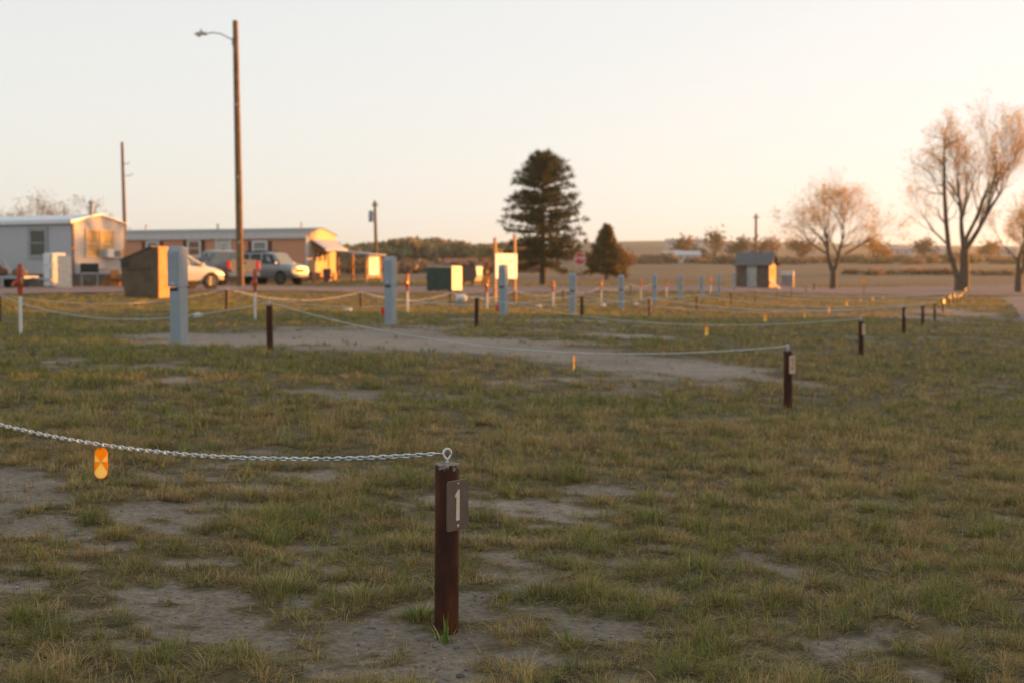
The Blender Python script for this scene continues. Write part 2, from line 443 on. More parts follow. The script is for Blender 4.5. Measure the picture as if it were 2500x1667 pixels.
# ------------------------------------------------------------------ grass
def blades(n_seg, P, H, lean, az, wid, col, rng):
    """P (n,3) roots; returns verts, quads, tints for tapered bent blades"""
    n = len(P); dx, dy = np.cos(az), np.sin(az); wx, wy = -dy, dx
    V, Tt = [], []
    for k in range(n_seg + 1):
        t = k / n_seg
        out = lean * H * t ** 1.8; up = H * (t - .35 * np.minimum(lean, 1.2) * t ** 2.2)
        w = wid * (1 - t ** 1.6 * .92) * .5
        cx = P[:, 0] + dx * out; cy = P[:, 1] + dy * out; cz = P[:, 2] + np.maximum(up, .002 + .0 * t)
        V.append(np.stack([cx - wx * w, cy - wy * w, cz], 1)); V.append(np.stack([cx + wx * w, cy + wy * w, cz], 1))
        Tt.append(col * (.9 + .25 * t)); Tt.append(col * (.9 + .25 * t))
    m = 2 * (n_seg + 1)
    V = np.stack(V, 1).reshape(-1, 3); Tt = np.stack(Tt, 1).reshape(-1, 3)
    b = np.arange(n)[:, None, None] * m
    q = np.array([[2 * k, 2 * k + 1, 2 * k + 3, 2 * k + 2] for k in range(n_seg)])[None]
    return V, (b + q).reshape(-1, 4), Tt

GREEN = np.array((.120, .150, .034)); OLIVE = np.array((.235, .222, .046)); STRAW = np.array((.410, .305, .135)); RUST = np.array((.300, .175, .062)); BLUE = np.array((.105, .150, .072))

def scatter(y0, y1, rho, seed):
    rng = np.random.default_rng(seed)
    ys, xs = [], []
    edges = np.exp(np.linspace(math.log(y0), math.log(y1), 40))
    for a, b in zip(edges[:-1], edges[1:]):
        w = .41 * (a + b) / 2 + 1.2
        n = rng.poisson(2 * w * (b - a) * rho((a + b) / 2))
        ys.append(rng.uniform(a, b, n)); xs.append(rng.uniform(-w, w, n))
    return np.concatenate(xs), np.concatenate(ys), rng

def make_grass(name, y0, y1, rho, per, seg, wbase, hbase, seed, label, rad0=.016, bunch=0.):
    x, y, rng = scatter(y0, y1, rho, seed)
    cov = COVER(x, y)
    keep = rng.random(len(x)) < (np.clip((cov - .06) * 1.5, np.where(y < 9, .07, .045), 1) if not bunch else np.clip((cov - .02) * 1.5, .13, 1))
    fq = 11.5 * np.minimum(1, (7 / y) ** .6)
    mot = .6 * vnoise(x * fq + 5, y * fq, 78) + .4 * vnoise(x * fq * 2.3, y * fq * 2.3 + 8, 79)
    if not bunch: keep &= rng.random(len(x)) < .12 + .88 * sstep(.40, .58, mot)
    x, y, cov, mot = x[keep], y[keep], cov[keep], mot[keep]
    n = len(x)
    patch_g = fbm(x * .45 + 3, y * .45, 71); patch_h = fbm(x * 1.5, y * 1.5, 72); cl = fbm(x * 6.5, y * 6.5, 73)
    k = np.repeat(np.arange(n), per)
    N = len(k); sc = np.clip((y / 6), .75, 40)
    rad = rad0 * sc[k] ** .75 * (np.ones(n) if not bunch else rng.uniform(.5, 1.5, n))[k]
    ang = rng.uniform(0, 2 * np.pi, N); rr = rad * np.sqrt(rng.random(N))
    bx, by = x[k] + np.cos(ang) * rr, y[k] + np.sin(ang) * rr
    bz = TZ(x, y)[k] + MICRO(bx, by, cov[k]) - .004
    H = hbase * (.35 + .5 * cov[k] + .9 * np.clip(patch_h[k] - .45, 0, 1) + .5 * (cl[k] - .5) + 1.2 * (mot[k] - .5)) * rng.uniform(.5, 1.35, N) * sc[k] ** .12
    H = np.maximum(H, .012)
    lean = np.abs(rng.normal(.55, .4, N)) + bunch * .5 * rr / rad; az = ang + rng.normal(0, .7 if not bunch else .4, N)
    if bunch: H = H * rng.uniform(.7, 1.25, n)[k] * (1.15 - .4 * rr / rad)
    flat = rng.random(N) < .16
    lean[flat] = rng.uniform(1.5, 2.8, flat.sum())
    wid = wbase * rng.uniform(.6, 1.4, N) * sc[k] ** .85
    gsel = np.clip(.50 + 1.3 * (patch_g[k] - .5) + 1.9 * (cl[k] - .5) + rng.normal(0, .25, N) - .10 * np.clip(bx / (by + 1) * 3, -1, 1), 0, 1)[:, None]
    dry = np.where(rng.random(N)[:, None] < (.55 - .5 * np.clip(bx / (by + 1), -.4, .4))[:, None], STRAW[None], RUST[None] * .7 + STRAW[None] * .3)
    grn = np.where(rng.random(N)[:, None] < .6, OLIVE[None], np.where(rng.random(N)[:, None] < .5, GREEN[None], BLUE[None]))
    mixv = (gsel > .42) * 1.0
    mixv = .8 * mixv + .2 * gsel
    col = (dry * (1 - mixv) + grn * mixv) * rng.uniform(.6, 1.35, N)[:, None] * (.75 + .5 * vnoise(x * 6, y * 6, 77)[k])[:, None]
    col[flat] = (STRAW * .9)[None] * rng.uniform(.6, 1.2, flat.sum())[:, None]
    V, F, T = blades(seg, np.stack([bx, by, bz], 1), H, lean, az, wid, col, rng)
    o = np_mesh(name, V, F, GRASS, T)
    tag(o, label, None, None, 'stuff')
    return n

GRASS = attr_mat('grass_blades')
DEN = 1.0
make_grass('short_grass', 3.3, 8.0, lambda y: DEN * 1150 * min(1, (5.5 / y) ** 1.2), 12, 3, .0025, .054, 101, 'short dry and green grass in patches over bare soil near the first post')
make_grass('bunch_grass', 3.3, 11.0, lambda y: 38 * min(1, (6 / y)), 64, 3, .0024, .070, 103, 'coarser bunches of dry and green grass near the first post', .042, 1.)
make_grass('lawn_grass', 8.0, 125.0, lambda y: DEN * 640 * (8 / y) ** 1.75, 7, 2, .0030, .060, 102, 'worn lawn grass across the camping plots')

# flat dry litter over the soil
def make_litter():
    x, y, rng = scatter(3.3, 9.0, lambda y: 1500 * min(1, (5 / y) ** 1.3), 131)
    n = len(x); cov = COVER(x, y)
    keep = rng.random(n) < .30 + .45 * sstep(.02, .4, cov)
    x, y, cov = x[keep], y[keep], cov[keep]; n = len(x)
    z = TZ(x, y) + MICRO(x, y, cov) + .003
    col = STRAW[None] * rng.uniform(.5, 1.15, n)[:, None] * np.array((1, .97, .95))[None]
    V, F, T = blades(2, np.stack([x, y, z], 1), rng.uniform(.012, .045, n), rng.uniform(2.2, 3.5, n) * .6, rng.uniform(0, 6.28, n), rng.uniform(.0012, .0028, n), col, rng)
    V[:, 2] = np.minimum(V[:, 2], np.repeat(z, 6) + .008)
    tag(np_mesh('grass_litter', V, F, GRASS, T), 'dead grass stems lying on the bare soil', kind='stuff')
make_litter()

# pebbles
def make_pebbles():
    rng = np.random.default_rng(5)
    ico = MB(); t = (1 + 5 ** .5) / 2
    iv = np.array([(-1, t, 0), (1, t, 0), (-1, -t, 0), (1, -t, 0), (0, -1, t), (0, 1, t), (0, -1, -t), (0, 1, -t), (t, 0, -1), (t, 0, 1), (-t, 0, -1), (-t, 0, 1)]) / 1.9
    fi = np.array([(0, 11, 5), (0, 5, 1), (0, 1, 7), (0, 7, 10), (0, 10, 11), (1, 5, 9), (5, 11, 4), (11, 10, 2), (10, 7, 6), (7, 1, 8), (3, 9, 4), (3, 4, 2), (3, 2, 6), (3, 6, 8), (3, 8, 9), (4, 9, 5), (2, 4, 11), (6, 2, 10), (8, 6, 7), (9, 8, 1)])
    V, F, T = [], [], []
    for i in range(7000):
        y = 3.5 + 6 * rng.random() ** 1.7; x = rng.uniform(-.42, .42) * y
        if float(COVER(np.array([x]), np.array([y]))[0]) > .5 * rng.random(): continue
        r = rng.uniform(.0015, .0065) if rng.random() < .985 else rng.uniform(.008, .016)
        a = iv * (1 + .25 * rng.normal(size=(12, 1))) * np.array((1, rng.uniform(.7, 1.2), rng.uniform(.4, .7))) * r
        z = tz(x, y) + float(MICRO(np.array([x]), np.array([y]), np.array([0.]))[0]) + .2 * r
        F.append(fi + len(V) * 12); V.append(a + np.array((x, y, z)))
        c = rng.uniform(.08, .22) if rng.random() < .96 else .38
        T.append(np.tile(np.array((c, c * .92, c * .84)), (12, 1)))
    tag(np_mesh('pebbles', np.concatenate(V), np.concatenate(F), attr_mat('pebble_stone', transl=0.), np.concatenate(T), smooth=True), 'small pale pebbles scattered over the bare soil', kind='stuff')
make_pebbles()

# standout green tufts
def tuft(px, py, h, rad, nb, label, wid=.004, green=.8, seed=0):
    rng = np.random.default_rng(seed + int(px))
    d = 5.
    for _ in range(6):
        d = (CAMZ - tz(XA(px, d), d)) * FPX / (py - HOR)
    x, y = XA(px, d), d
    a = rng.uniform(0, 6.28, nb); r = rad * rng.random(nb) ** .7
    lx, ly = np.cos(a) * r, np.sin(a) * r
    z = TZ(x + lx, y + ly) + MICRO(x + lx, y + ly, COVER(x + lx, y + ly)) - tz(x, y) - .004
    H = h * rng.uniform(.45, 1.1, nb) * (1.1 - .5 * r / rad)
    col = np.where((rng.random(nb) < green)[:, None], (GREEN * 1.1 + np.array((-.008, .02, .0)))[None] * rng.uniform(.7, 1.4, nb)[:, None], STRAW[None] * rng.uniform(.7, 1.2, nb)[:, None])
    V, F, T = blades(4, np.stack([lx, ly, z], 1), H, np.abs(rng.normal(.45, .3, nb)) + .5 * r / rad, a + rng.normal(0, .5, nb), wid * rng.uniform(.6, 1.3, nb), col, rng)
    o = np_mesh('grass_tuft', V, F, GRASS, T)
    o.location = (x, y, tz(x, y))
    tag(o, label, 'grass tuft', 'taller green tufts standing out of the short grass')
tuft(965, 1432, .085, .045, 60, 'broad bladed dark green tuft just left of the nearest post foot', .0075, .95)
tuft(1024, 1478, .11, .03, 24, 'thin pale green tuft in front of the nearest post foot', .006, .85)
tuft(722, 1212, .085, .06, 160, 'upright bright green tuft midway between the amber tag and nearest post', .003, .9)
tuft(620, 1252, .075, .085, 200, 'wide green tuft on soil, below and left of the brightest tuft', .003, .75)
tuft(1305, 1492, .08, .04, 34, 'sparse green tuft on bare soil to the right of the nearest post', .006, .85)
tuft(562, 1078, .07, .07, 120, 'small green tuft close under the nearest chain', .003, .85)
tuft(650, 1365, .085, .13, 420, 'large round bunch grass clump with dry skirt on the bare soil', .0026, .55)
tuft(835, 1385, .095, .07, 200, 'yellowish bunch grass clump nearest the left side of the post', .0026, .35)
tuft(1670, 1500, .06, .07, 160, 'low green and rust clump on soil toward the bottom right', .003, .6)

# ------------------------------------------------------------------ posts
rust = mat('rust_paint', (.030, .0105, .0052), .55, var=.3, scale=14, bump=.35, bscale=120, spec=.35, col2=(.085, .026, .0105))
def post_material():
    m = bpy.data.materials.new('rusty_post_paint'); m.use_nodes = True
    nt = m.node_tree; nd = nt.nodes; L = nt.links; b = nd['Principled BSDF']
    b.inputs['Roughness'].default_value = .55; b.inputs['Specular IOR Level'].default_value = .22
    tc = nd.new('ShaderNodeTexCoord'); mp = nd.new('ShaderNodeMapping'); mp.inputs['Scale'].default_value = (18, 18, 5)
    L.new(tc.outputs['Object'], mp.inputs['Vector'])
    n1 = nd.new('ShaderNodeTexNoise'); n1.inputs['Scale'].default_value = 1; n1.inputs['Detail'].default_value = 7; n1.inputs['Roughness'].default_value = .65
    L.new(mp.outputs['Vector'], n1.inputs['Vector'])
    rp = nd.new('ShaderNodeValToRGB'); e = rp.color_ramp.elements
    e[0].position = .3; e[0].color = (.020, .006, .0028, 1); e[1].position = .68; e[1].color = (.105, .029, .009, 1)
    x = e.new(.5); x.color = (.045, .0125, .0048, 1)
    L.new(n1.outputs['Fac'], rp.inputs['Fac'])
    # pale scuffs, and flaking near the top rim
    n2 = nd.new('ShaderNodeTexNoise'); n2.inputs['Scale'].default_value = 55; n2.inputs['Detail'].default_value = 8; n2.inputs['Roughness'].default_value = .7
    L.new(tc.outputs['Object'], n2.inputs['Vector'])
    sx = nd.new('ShaderNodeSeparateXYZ'); L.new(tc.outputs['Object'], sx.inputs['Vector'])
    mr = nd.new('ShaderNodeMapRange'); mr.inputs['From Min'].default_value = .46; mr.inputs['From Max'].default_value = .512
    mr.inputs['To Min'].default_value = -.02; mr.inputs['To Max'].default_value = .20; L.new(sx.outputs['Z'], mr.inputs['Value'])
    ad = nd.new('ShaderNodeMath'); ad.operation = 'ADD'; L.new(n2.outputs['Fac'], ad.inputs[0]); L.new(mr.outputs['Result'], ad.inputs[1])
    n3 = nd.new('ShaderNodeTexNoise'); n3.inputs['Scale'].default_value = 9; L.new(tc.outputs['Object'], n3.inputs['Vector'])
    m3 = nd.new('ShaderNodeMath'); m3.operation = 'MULTIPLY_ADD'; m3.inputs[1].default_value = .25; m3.inputs[2].default_value = -.13
    L.new(n3.outputs['Fac'], m3.inputs[0]); a2 = nd.new('ShaderNodeMath'); a2.operation = 'ADD'
    L.new(ad.outputs[0], a2.inputs[0]); L.new(m3.outputs[0], a2.inputs[1])
    r2 = nd.new('ShaderNodeValToRGB'); r2.color_ramp.elements[0].position = .655; r2.color_ramp.elements[1].position = .70
    L.new(a2.outputs[0], r2.inputs['Fac'])
    mx = nd.new('ShaderNodeMix'); mx.data_type = 'RGBA'; L.new(r2.outputs['Color'], mx.inputs[0]); L.new(rp.outputs['Color'], mx.inputs[6]); mx.inputs[7].default_value = (.26, .215, .18, 1)
    L.new(mx.outputs[2], b.inputs['Base Color'])
    bp = nd.new('ShaderNodeBump'); bp.inputs['Strength'].default_value = .3; bp.inputs['Distance'].default_value = .002
    L.new(n2.outputs['Fac'], bp.inputs['Height']); L.new(bp.outputs['Normal'], b.inputs['Normal'])
    return m
POSTM = post_material()
TOPM = mat('weathered_rim', (.12, .085, .07), .85, scale=60, col2=(.30, .27, .24), bump=.4, bscale=150)
ZINC = mat('galvanised_steel', (.52, .55, .55), .38, .85, var=.12, scale=30, bump=.15, bscale=200)
PLATE = mat('brown_plate_metal', (.115, .092, .075), .42, .15, var=.12, scale=25, bump=.08, bscale=200)
NUMP = mat('cream_numeral', (.60, .52, .40), .6, var=.06, scale=60)
EDGE = mat('bare_plate_edge', (.45, .38, .30), .5, .3)
PH, PR = .507, .0367

def eye_loop(mb, z0, rz, nseg=28, nr=10, r=.0043):
    path = []
    for k in range(nseg):
        w = 2 * math.pi * k / nseg - math.pi / 2
        a, h = .0125 * math.cos(w), .0155 * math.sin(w)
        if math.sin(w) < -.2: a *= 1 - .42 * (-math.sin(w) - .2)
        path.append((a * math.cos(rz), a * math.sin(rz), z0 + .0285 + h))
    mb.ring(path, r, nr)
    mb.tube([(0, 0, z0 - .004), (0, 0, z0 + .014)], [.0052, .0048], 12)
    return mb

def make_post(low=False):
    t = thing('chain_post', '', 'post')
    n = 32 if not low else 16
    MB().lathe([(PR, -.12), (PR, PH - .006), (PR * .985, PH - .002)], n).build('pipe', POSTM, t, True)
    MB().lathe([(PR * .985, PH - .002), (PR * .93, PH + .0005), (PR * .5, PH + .002), (.001, PH + .0026)], n).build('cap', TOPM, t, True)
    eye_loop(MB(), PH, R(25), 28 if not low else 14, 10 if not low else 6).build('eye_bolt', ZINC, t, True)
    return t

def rrect(w, h, r, n=4):
    pts = []
    for (cx, cy, a0) in ((w / 2 - r, h / 2 - r, 0), (-w / 2 + r, h / 2 - r, 90), (-w / 2 + r, -h / 2 + r, 180), (w / 2 - r, -h / 2 + r, 270)):
        for k in range(n + 1):
            a = R(a0 + 90 * k / n); pts.append((cx + r * math.cos(a), cy + r * math.sin(a)))
    return pts

def text_mesh(s, size, M, mb_name, m, parent, depth=.0006, sx=1.0):
    cu = bpy.data.curves.new(mb_name, 'FONT'); cu.body = s; cu.size = size; cu.align_x = 'CENTER'; cu.align_y = 'CENTER'; cu.extrude = depth
    to = bpy.data.objects.new(mb_name, cu); C.objects.link(to)
    dg = bpy.context.evaluated_depsgraph_get(); me = bpy.data.meshes.new_from_object(to.evaluated_get(dg))
    C.objects.unlink(to); bpy.data.objects.remove(to)
    me.transform(M @ Matrix.Diagonal((sx, 1, 1, 1)))
    me.materials.clear(); me.materials.append(m); me.name = mb_name
    o = bpy.data.objects.new(mb_name, me); C.objects.link(o); o.parent = parent
    return o

def add_plate(post, az, num, pm=None, nm=None):
    # plate normal: azimuth az measured from +y clockwise
    nx, ny = math.sin(az), math.cos(az)
    rx, ry = -ny, nx           # to the viewer's right when looking at the plate
    M = Matrix(((rx, 0, nx, nx * (PR + .0045)), (ry, 0, ny, ny * (PR + .0045)), (0, 1, 0, .385), (0, 0, 0, 1)))
    pl = MB().prism(rrect(.101, .150, .007), -.0010, .0010, M).build('number_plate', pm or PLATE, post)
    MB().prism(rrect(.1025, .1515, .0075), -.0014, -.0011, M).build('plate_rim', EDGE, pl)
    if num == 1:
        pts = [(.0075, .047), (-.0005, .047), (-.006, .040), (-.013, .034), (-.0155, .024), (-.0075, .0265), (-.0095, -.046), (.0072, -.046)]
        MB().prism(pts[::-1], .0012, .0016, M).build('numeral', NUMP, pl)
    elif num:
        text_mesh(str(num), .132, M @ Matrix.Translation((0, .002, .0016)), 'numeral', nm or NUMP, pl, .0003, .8)
    for (v, r) in ((.065, .0032), (-.063, .0052)):
        Mr = M @ Matrix.Translation((0, v, .001))
        MB().lathe([(r, 0), (r * .95, .0012), (r * .45, .0022), (.0002, .0024)], 14, Mr).build('rivet', ZINC, pl, True)
    return pl

PLATE_LIT = mat('lit_cream_plate', (.44, .32, .22), .45, var=.08)  # brighter copy of the brown plate, sun glow painted into its colour
GP = 'rusty brown chain posts marking the camping plots'
p_hi = make_post(); p_lo = make_post(True)
RINGS = {}
def put_post(row, k, x, y, label, proto, first):
    o = proto if first else copy_tree(proto)
    z = tz(x, y) + (.004 if y < 15 else 0)
    o.location = (x, y, z); o['label'] = label; o['group'] = GP
    o.rotation_euler = (R(random.uniform(-.8, .8)) if k else 0, R(random.uniform(-.8, .8)) if k else R(.35), 0)
    RINGS[row, k] = Vector((x, y, z + PH + .03))
    return o
for k, (x, y) in enumerate(P_POS):
    lab = ['nearest rusty brown post, with a plate reading 1 and an eye bolt on top', 'dark brown post with a pale number plate, second back from the post with plate 1',
           'thin dark post with a pinkish plate at the right end of the third chain'][k] if k < 3 else '%s post back in the plated line beside the gravel road' % ORD[k]
    o = put_post('P', k, x, y, lab, p_hi if k < 3 else p_lo, k in (0, 3))
    if k: add_plate(o, R(180 - 50), {1: 2, 2: 3}.get(k, 0), PLATE_LIT, PLATE)
# plate 1 last so that copies do not inherit it
add_plate(p_hi, R(180 - 54), 1)
for k, (x, y) in enumerate(Q_POS):
    o = put_post('Q', k, x, y, '' , p_lo, False)
    for c in list(o.children):
        if c.name.startswith('number_plate'):
            for g in list(c.children): bpy.data.objects.remove(g)
            bpy.data.objects.remove(c)
    o['label'] = 'rusty post off the left edge holding the far end of the nearest chain' if k == 0 else ('brown post without a plate where three chains meet, just right of the big pedestal' if k == 1 else '%s plain post back in the inner line of posts' % ORD[k])
for k, (x, y) in enumerate(R_POS):
    o = put_post('R', k, x, y, '', p_lo, False)
    for c in list(o.children):
        if c.name.startswith('number_plate'):
            for g in list(c.children): bpy.data.objects.remove(g)
            bpy.data.objects.remove(c)
    o['label'] = 'rusty post cut by the left edge of the photo' if k == 0 else '%s plain post from the left in the back line along the dirt road' % ORD[k]

# ------------------------------------------------------------------ chains
def link_template(n, nr, r=.0027):
    a, c = .0090, .0056; pts = []
    for k in range(n):
        w = 2 * math.pi * k / n
        x, y = c * math.cos(w), c * math.sin(w)
        pts.append((x + (a if x > 0 else -a), y, 0))
    mb = MB(); mb.ring(pts, r, nr)
    return np.array(mb.v), np.array(mb.f)
def make_chain(p0, p1, sag, label, n=10, nr=5, solid=False, eq=None):
    p0, p1 = np.array(p0), np.array(p1)
    ts = np.linspace(0, 1, 400)
    z = eq(ts) if eq else (p0[2] * (1 - ts) + p1[2] * ts - 4 * sag * ts * (1 - ts))
    c = np.stack([p0[0] + (p1[0] - p0[0]) * ts, p0[1] + (p1[1] - p0[1]) * ts, z], 1)
    s = np.concatenate([[0], np.cumsum(np.linalg.norm(np.diff(c, axis=0), axis=1))])
    if solid:
        idx = np.linspace(0, 399, 60).astype(int)
        o = MB().tube([tuple(c[i]) for i in idx], [.0105 if i % 2 else .0085 for i in range(60)], 6).build('barrier_chain', ZINC, None, True)
    else:
        pitch = .0238; m = int((s[-1] - .012) / pitch)
        sk = .010 + pitch * (np.arange(m) + .5)
        P = np.stack([np.interp(sk, s, c[:, i]) for i in range(3)], 1)
        P2 = np.stack([np.interp(sk + .004, s, c[:, i]) for i in range(3)], 1)
        T = P2 - P; T /= np.linalg.norm(T, axis=1)[:, None]
        A = np.cross(T, np.array((0, 0, 1.))); A /= np.linalg.norm(A, axis=1)[:, None]
        B = np.cross(A, T)
        tv, tf = link_template(n, nr)
        rng = np.random.default_rng(3); roll = np.where(np.arange(m) % 2, 1.1, -.45) + rng.normal(0, .12, m)
        U = A * np.cos(roll)[:, None] + B * np.sin(roll)[:, None]; N = np.cross(T, U)
        V = P[:, None] + tv[None, :, :1] * T[:, None] + tv[None, :, 1:2] * U[:, None] + tv[None, :, 2:] * N[:, None]
        F = (tf[None] + (np.arange(m) * len(tv))[:, None, None]).reshape(-1, 4)
        o = np_mesh('barrier_chain', V.reshape(-1, 3), F, ZINC, smooth=True)
    tag(o, label, 'chain', 'galvanised chains slung between the posts')
    return c
CH = {}
def eq1(t):
    # sag of the nearest chain, rising toward the higher ground on the left
    tt = t * .6
    return RINGS['P', 0].z + (-.851 * tt + 2.04 * tt * tt) * (RINGS['Q', 0].z - RINGS['P', 0].z) / (-.851 * .6 + 2.04 * .36) if False else RINGS['P', 0].z - .80 * tt + 1.9 * tt * tt
_p = RINGS['P', 0]; _q = RINGS['Q', 0]
k_end = _p.z - .80 * .6 + 1.9 * .36
_off = _q.z - k_end
CH['P', 0] = make_chain(_p + Vector((-.0115, 0.005, 0)), _q, 0, 'nearest galvanised chain, every link sharp, running left from the post with plate 1', 20, 8, eq=lambda t: eq1(t) + _off * t ** 3)
for k in range(1, 10):
    lab = ['', 'long chain from the second plated post to the post right of the big pedestal', 'sagging chain crossing the plots behind the second one, with an orange tag below it'][k] if k < 3 else '%s chain back across the plots, sagging toward the inner line of posts' % ORD[k]
    CH['P', k] = make_chain(RINGS['P', k], RINGS['Q', k], .25, lab, 10, 5, solid=k > 3)
for k in range(1, 7):
    lab = 'low sagging chain from the left edge to the post right of the big pedestal' if k == 1 else '%s chain joining the inner line of posts to the back line' % ORD[k - 1]
    CH['Q', k] = make_chain(RINGS['Q', k], RINGS['R', k - 1], .30, lab, 8, 4, solid=k > 2)
for k in range(0, 8):
    CH['R', k] = make_chain(RINGS['R', k], RINGS['R', k + 1], .26, '%s chain from the left along the back line of posts by the road' % ORD[k], 8, 4, solid=k > 1)

# ------------------------------------------------------------------ reflector tags
AMBER = mat('amber_plastic', (.95, .52, .012), .25, var=.05, transl=.72, spec=.5)
AMBERL = mat('amber_prisms', (1.0, .88, .38), .3, var=.0, scale=300, transl=.72)
REDT = mat('red_plastic', (.75, .045, .012), .3, var=.05, transl=.5)
BLACK = mat('black_rubber', (.012, .012, .012), .7, var=.2)
def stadium(w, h, n=8):
    r = w / 2; pts = []
    for k in range(n + 1):
        a = math.pi * k / n; pts.append((r * math.cos(a), h / 2 - r + r * math.sin(a)))
    for k in range(n + 1):
        a = math.pi + math.pi * k / n; pts.append((r * math.cos(a), -h / 2 + r + r * math.sin(a)))
    return pts
def make_tag_proto(red=False):
    t = thing('reflector_tag', '', 'reflector')
    MX = Matrix(((1, 0, 0, 0), (0, 0, -1, 0), (0, 1, 0, 0), (0, 0, 0, 1)))  # outline in x,z, extruded along -y
    Md = MX @ Matrix.Translation((0, -.068, 0))
    w, h = .044, .112
    if red:
        MB().prism(stadium(w, h), -.0022, .0022, Md).build('plastic_body', REDT, t)
    else:
        q = stadium(w, h, 10); a, yt, yl, c = w / 2, h / 2 - w / 2, -h / 2 + w / 2 + .004, .004
        body, pan = MB(), MB()
        body.prism([p for p in q[:11]] + [(0, c)], -.0018, .0018, Md)
        body.prism([(-a, c), (-a, yl), (0, c)], -.0018, .0018, Md); body.prism([(a, yl), (a, c), (0, c)], -.0018, .0018, Md)
        pan.prism([(-a, yt), (-a, c), (0, c)], -.0020, .0020, Md); pan.prism([(a, c), (a, yt), (0, c)], -.0020, .0020, Md)
        pan.prism([(0, c), (-a, yl)] + q[11:] + [(a, yl)], -.0020, .0020, Md)
        body.build('plastic_body', AMBER, t); pan.build('prism_panel', AMBERL, t)
    rim = MB().ring([(x, 0, z - .068) for x, z in stadium(w, h, 10)], .0018, 6); rim.build('rim', REDT if red else AMBER, t, True)
    MB().tube([(-.004, -.003, -.018), (.001, -.004, -.008), (.003, -.004, .004), (.001, .004, .008), (-.002, .004, -.012)], .0012, 5).build('cable_tie', BLACK, t, True)
    return t
tag_a = make_tag_proto(); tag_r = make_tag_proto(True)
used = {'a': False, 'r': False}
GT = 'plastic reflector tags hanging from the chains'
def hang(row, k, px, label, rz, kind='a'):
    c = CH[row, k]; pxs = CX + c[:, 0] / c[:, 1] * FPX
    i = int(np.argmin(np.abs(pxs - px)))
    proto = tag_a if kind == 'a' else tag_r
    o = proto if not used[kind] else copy_tree(proto); used[kind] = True
    o.location = c[i]; o.scale = (1, 1, 1) if k == 0 else ((1.3,) * 3 if k < 3 else (1.5,) * 3); o.rotation_euler = (0, R(random.uniform(-3, 3)), R(rz)); o['label'] = label; o['group'] = GT
    return o
hang('P', 0, 229, 'large amber tag with a yellow hourglass pattern on the nearest chain', 12)
hang('P', 1, 1317, 'thin orange tag seen almost edge on under the second chain', 75)
hang('P', 2, 1624, 'bright orange tag right of centre hanging under the third chain', 15)
hang('P', 3, 1757, 'yellow glowing tag hanging just above the third chain in the photo', 10)
hang('P', 4, 1849, 'dim orange tag third along the line of tags climbing to the right', 20)
hang('P', 5, 1905, 'orange tag fourth along the line of tags climbing to the right', 5)
hang('P', 6, 1945, 'orange tag fifth along the line of tags climbing to the right', 12)
hang('P', 7, 1977, 'faint orange tag sixth along the line of tags climbing to the right', 30)
hang('P', 8, 2004, 'blurred orange tag seventh along the line of tags climbing to the right', 8)
hang('P', 9, 2029, 'farthest blurred orange tag of the line climbing to the right', 14)
hang('Q', 2, 880, 'red tag beside the lower left side of the second pedestal', 5, 'r')
hang('Q', 3, 1142, 'red tag beside the lower left side of the third pedestal', 5, 'r')

# ------------------------------------------------------------------ electric pedestals
PEDM = mat('blue_grey_enamel', (.240, .290, .325), .5, var=.05, scale=8, bump=.05, bscale=90)
DARK = mat('dark_recess', (.03, .033, .034), .8)
def make_ped():
    t = thing('power_pedestal', '', 'power pedestal')
    w = .172; h = 1.2
    MB().box(-w / 2 + .006, w / 2 - .006, -w / 2 + .012, w / 2 - .006, -.1, .70).build('lower_cover', PEDM, t, bevel=.006)
    mb = MB(); mb.prism([(-w / 2 - .012, .705), (w / 2, .705), (w / 2, 1.185), (-w / 2 + .03, 1.2), (-w / 2 - .012, 1.13)], -w / 2, w / 2, Matrix(((0, 0, 1, 0), (1, 0, 0, 0), (0, 1, 0, 0), (0, 0, 0, 1))))
    up = mb.build('hood', PEDM, t, bevel=.006)
    MB().box(-w / 2 + .014, w / 2 - .014, -w / 2 - .016, -w / 2 - .011, .74, 1.09).build('door', PEDM, up, bevel=.003)
    MB().box(-.02, .02, -w / 2 - .022, -w / 2 - .0165, .735, .755).build('latch', ZINC, up)
    MB().box(-w / 2 + .02, w / 2 - .035, -w / 2 + .008, -w / 2 + .0115, .655, .69).build('slot', DARK, t)
    MB().box(-w / 2 - .008, w / 2 + .008, -w / 2 - .008, w / 2 + .008, -.05, .012).build('footing', mat('concrete', (.25, .23, .2), .9, bump=.4), t)
    return t
ped = make_ped()
labs = ['tallest blue grey power pedestal, nearest, standing left of the light pole', 'blue grey pedestal with a red tag at its left, left of centre', 'pedestal in front of the glowing white signboard']
for k, (px, d) in enumerate(PED):
    o = ped if k == 0 else copy_tree(ped)
    x = XA(px, d)
    o.location = (x, d, tz(x, d)); o.rotation_euler = (0, R(-.6 if k == 0 else random.uniform(-.5, .5)), R(-27 + random.uniform(-3, 3)) if k < 3 else -math.atan2(x, d) + R(random.uniform(1, 5)))
    if k > 2: o.scale = (1.12, 1.12, 1)
    o['label'] = labs[k] if k < 3 else '%s grey pedestal back in the receding row%s' % (ORD[k], {3: ', under the stop sign', 9: ', nearest the shed', 10: ', against the shed wall', 11: ', against the shed door'}.get(k, ''))
    o['group'] = 'blue grey power pedestals in a receding row'

